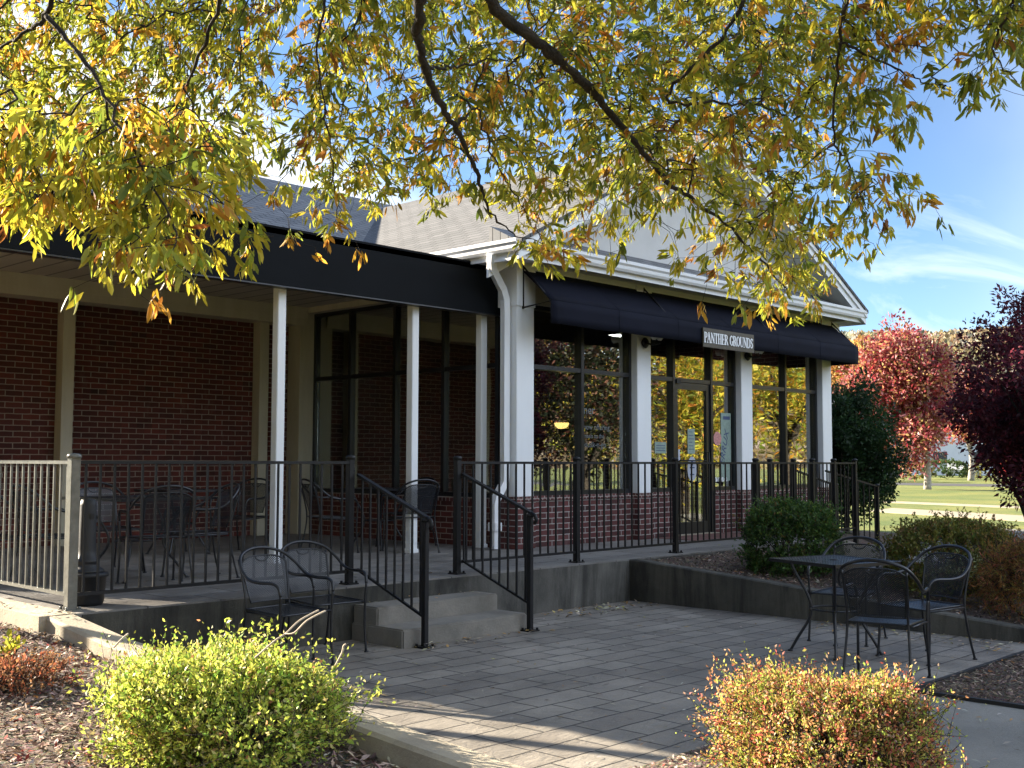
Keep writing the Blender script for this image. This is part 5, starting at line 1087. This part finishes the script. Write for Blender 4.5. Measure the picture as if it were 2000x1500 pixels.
# ================================================================== far background
th = np.linspace(R(-70), R(75), 90); rd_ = np.linspace(230, 620, 26)
TH, RD = np.meshgrid(th, rd_, indexing='ij'); hh = 50+7*np.sin(TH*5+0.6)+5*np.sin(TH*13)-26*np.clip((TH-R(30))/R(25), 0, 1)
ss = np.clip((RD-240)/300, 0, 1); Z = hh*ss*ss*(3-2*ss)-1.2
V = np.stack([RD*np.cos(TH), RD*np.sin(TH), Z], -1).reshape(-1, 3); a_, b_ = TH.shape
i, j = np.meshgrid(np.arange(a_-1), np.arange(b_-1), indexing='ij'); k = (i*b_+j).ravel(); tag(mesh_np('hills', V, np.stack([k, k+1, k+b_+1, k+b_], 1), 'hill', smooth=True), kind='structure')
rng = np.random.default_rng(5); nt = 5200
t_ = np.where(rng.uniform(size=nt) < 0.75, rng.uniform(R(14), R(34), nt), rng.uniform(R(-60), R(60), nt)); r_ = rng.uniform(260, 600, nt)
s_ = np.clip((r_-240)/300, 0, 1); z_ = (50+7*np.sin(t_*5+0.6)+5*np.sin(t_*13)-26*np.clip((t_-R(30))/R(25), 0, 1))*s_*s_*(3-2*s_)-1.2
cr = np.c_[r_*np.cos(t_), r_*np.sin(t_), z_+4.5]; nl = 44
cc0 = palette(nt, [(3, (0.26, 0.20, 0.11)), (2, (0.33, 0.27, 0.14)), (1.2, (0.25, 0.14, 0.09)), (1.4, (0.13, 0.14, 0.09)), (1.6, (0.32, 0.29, 0.24))], rng, 0.2)
dd = unit(rng.normal(size=(nt*nl, 3))); P_ = np.repeat(cr, nl, 0)+dd*np.array([4.2, 4.2, 5.0])*rng.uniform(0.5, 1, (nt*nl, 1))
V, F, Cc = leaf_arrays(P_, unit(dd+rng.normal(0, .6, dd.shape)), np.full(nt*nl, 1.9), np.full(nt*nl, 1.5), np.repeat(cc0, nl, 0), 0.2, rng)
tag(mesh_np('wooded_hillside', V, F, 'bushleaf', None, Cc), kind='stuff')

# long white building across the lawn
c0 = at(1560, 905, 138); ex = Vector((ix.x, ix.y, 0)).normalized(); ey = Vector((-ex.y, ex.x, 0))
T = thing('far_building', 'long white building with a grey roof beyond the maples across the lawn', 'building', (c0.x, c0.y, 0))
def fb(x0, x1, y0, y1, z0, z1, name, mat, par=T):
    p = [c0+ex*a+ey*b for a, b in ((x0, y0), (x1, y0), (x1, y1), (x0, y1))]; return MB().prism([(q.x, q.y, z0) for q in p], (0, 0, z1-z0)).build(name, mat, par)
fb(0, 44, 0, 16, -0.1, 7.0, 'wall', 'bwhite')
rp = [c0+ey*(-0.8), c0+ey*8, c0+ey*16.8]; MB().prism([(rp[0].x, rp[0].y, 7.02), (rp[1].x, rp[1].y, 11.4), (rp[2].x, rp[2].y, 7.02)], ex*44.5).build('roof', simple('pale_metal_roof', (0.62, 0.63, 0.66), 0.5, 0.05, 0.5), T)
for kx in range(9):
    for zf_ in (1.2, 4.4):
        f_ = fb(2+kx*4.7, 4+kx*4.7, -0.08, -0.003, zf_, zf_+1.7, 'window', 'bwhite'); fb(2.15+kx*4.7, 3.85+kx*4.7, -0.12, -0.083, zf_+0.15, zf_+1.55, 'pane', 'frame', f_)

def car(loc, rz, mat, label):
    T = thing('parked_car', label, 'car', (0, 0, 0), group='cars parked beyond the lawn')
    prof = [(-2.2, 0.35), (-2.25, 0.75), (-2.05, 0.95), (-1.3, 1.02), (-0.85, 1.42), (0.55, 1.45), (1.15, 1.0), (2.0, 0.88), (2.2, 0.65), (2.18, 0.35)]
    MB().prism([(x, -0.86, z) for x, z in prof], (0, 1.72, 0)).build('body', mat, T)
    for s in (-1, 1):
        y = 0.865*s; MB().prism([(-1.15, y, 1.02), (-0.8, y, 1.36), (0.48, y, 1.38), (0.95, y, 1.02)], (0, 0.01*s, 0)).build('side_window', 'frame', T)
        for x in (-1.35, 1.35): MB().lathe([(0, -0.1), (0.32, -0.1), (0.34, 0), (0.32, 0.1), (0, 0.1)], (x, 0.80*s, 0.33), 16, True, 'y').build('wheel', 'rubber', T)
    T.location = loc; T.rotation_euler = (0, 0, rz); return T
for px, d_, rz, mt, lb_ in ((1975, 92, 0.5, 'carred', 'red car parked at the right edge beyond the lawn'), (1868, 118, 0.3, 'carsil', 'silver car parked behind the maple trunks'), (1700, 88, -0.3, 'carsil', 'silver car half hidden by the far hedge')):
    p = at(px, 905, d_); car((p.x, p.y, -0.02), rz, mt, lb_)
car((33, -33, -0.06), 0.1, 'carsil', 'pale car on the street mirrored in the shop windows'); car((24, -31.5, -0.06), 0.1, 'carred', 'red car on the street mirrored in the shop windows')
for k, (x, y) in enumerate(((8, -22), (18, -26), (44, -24), (58, -20), (70, -14), (-8, -24), (52, -40))):
    tree('street_tree', 'autumn street tree behind the viewer, %s' % ['nearest the left window reflection', 'second along the street', 'third along the street', 'fourth along the street', 'fifth along the street', 'farthest left', 'across the street'][k], (x, y, -0.05), 3, 0.25, (x, y, 6.5), (5.0, 5.0, 4.5), 5500, 0.42, [GY, [(3, (0.30, 0.16, 0.05)), (2, (0.35, 0.26, 0.05))]][k % 2], 120+k, group='street trees behind the viewer', clumps=60, limbs=5)
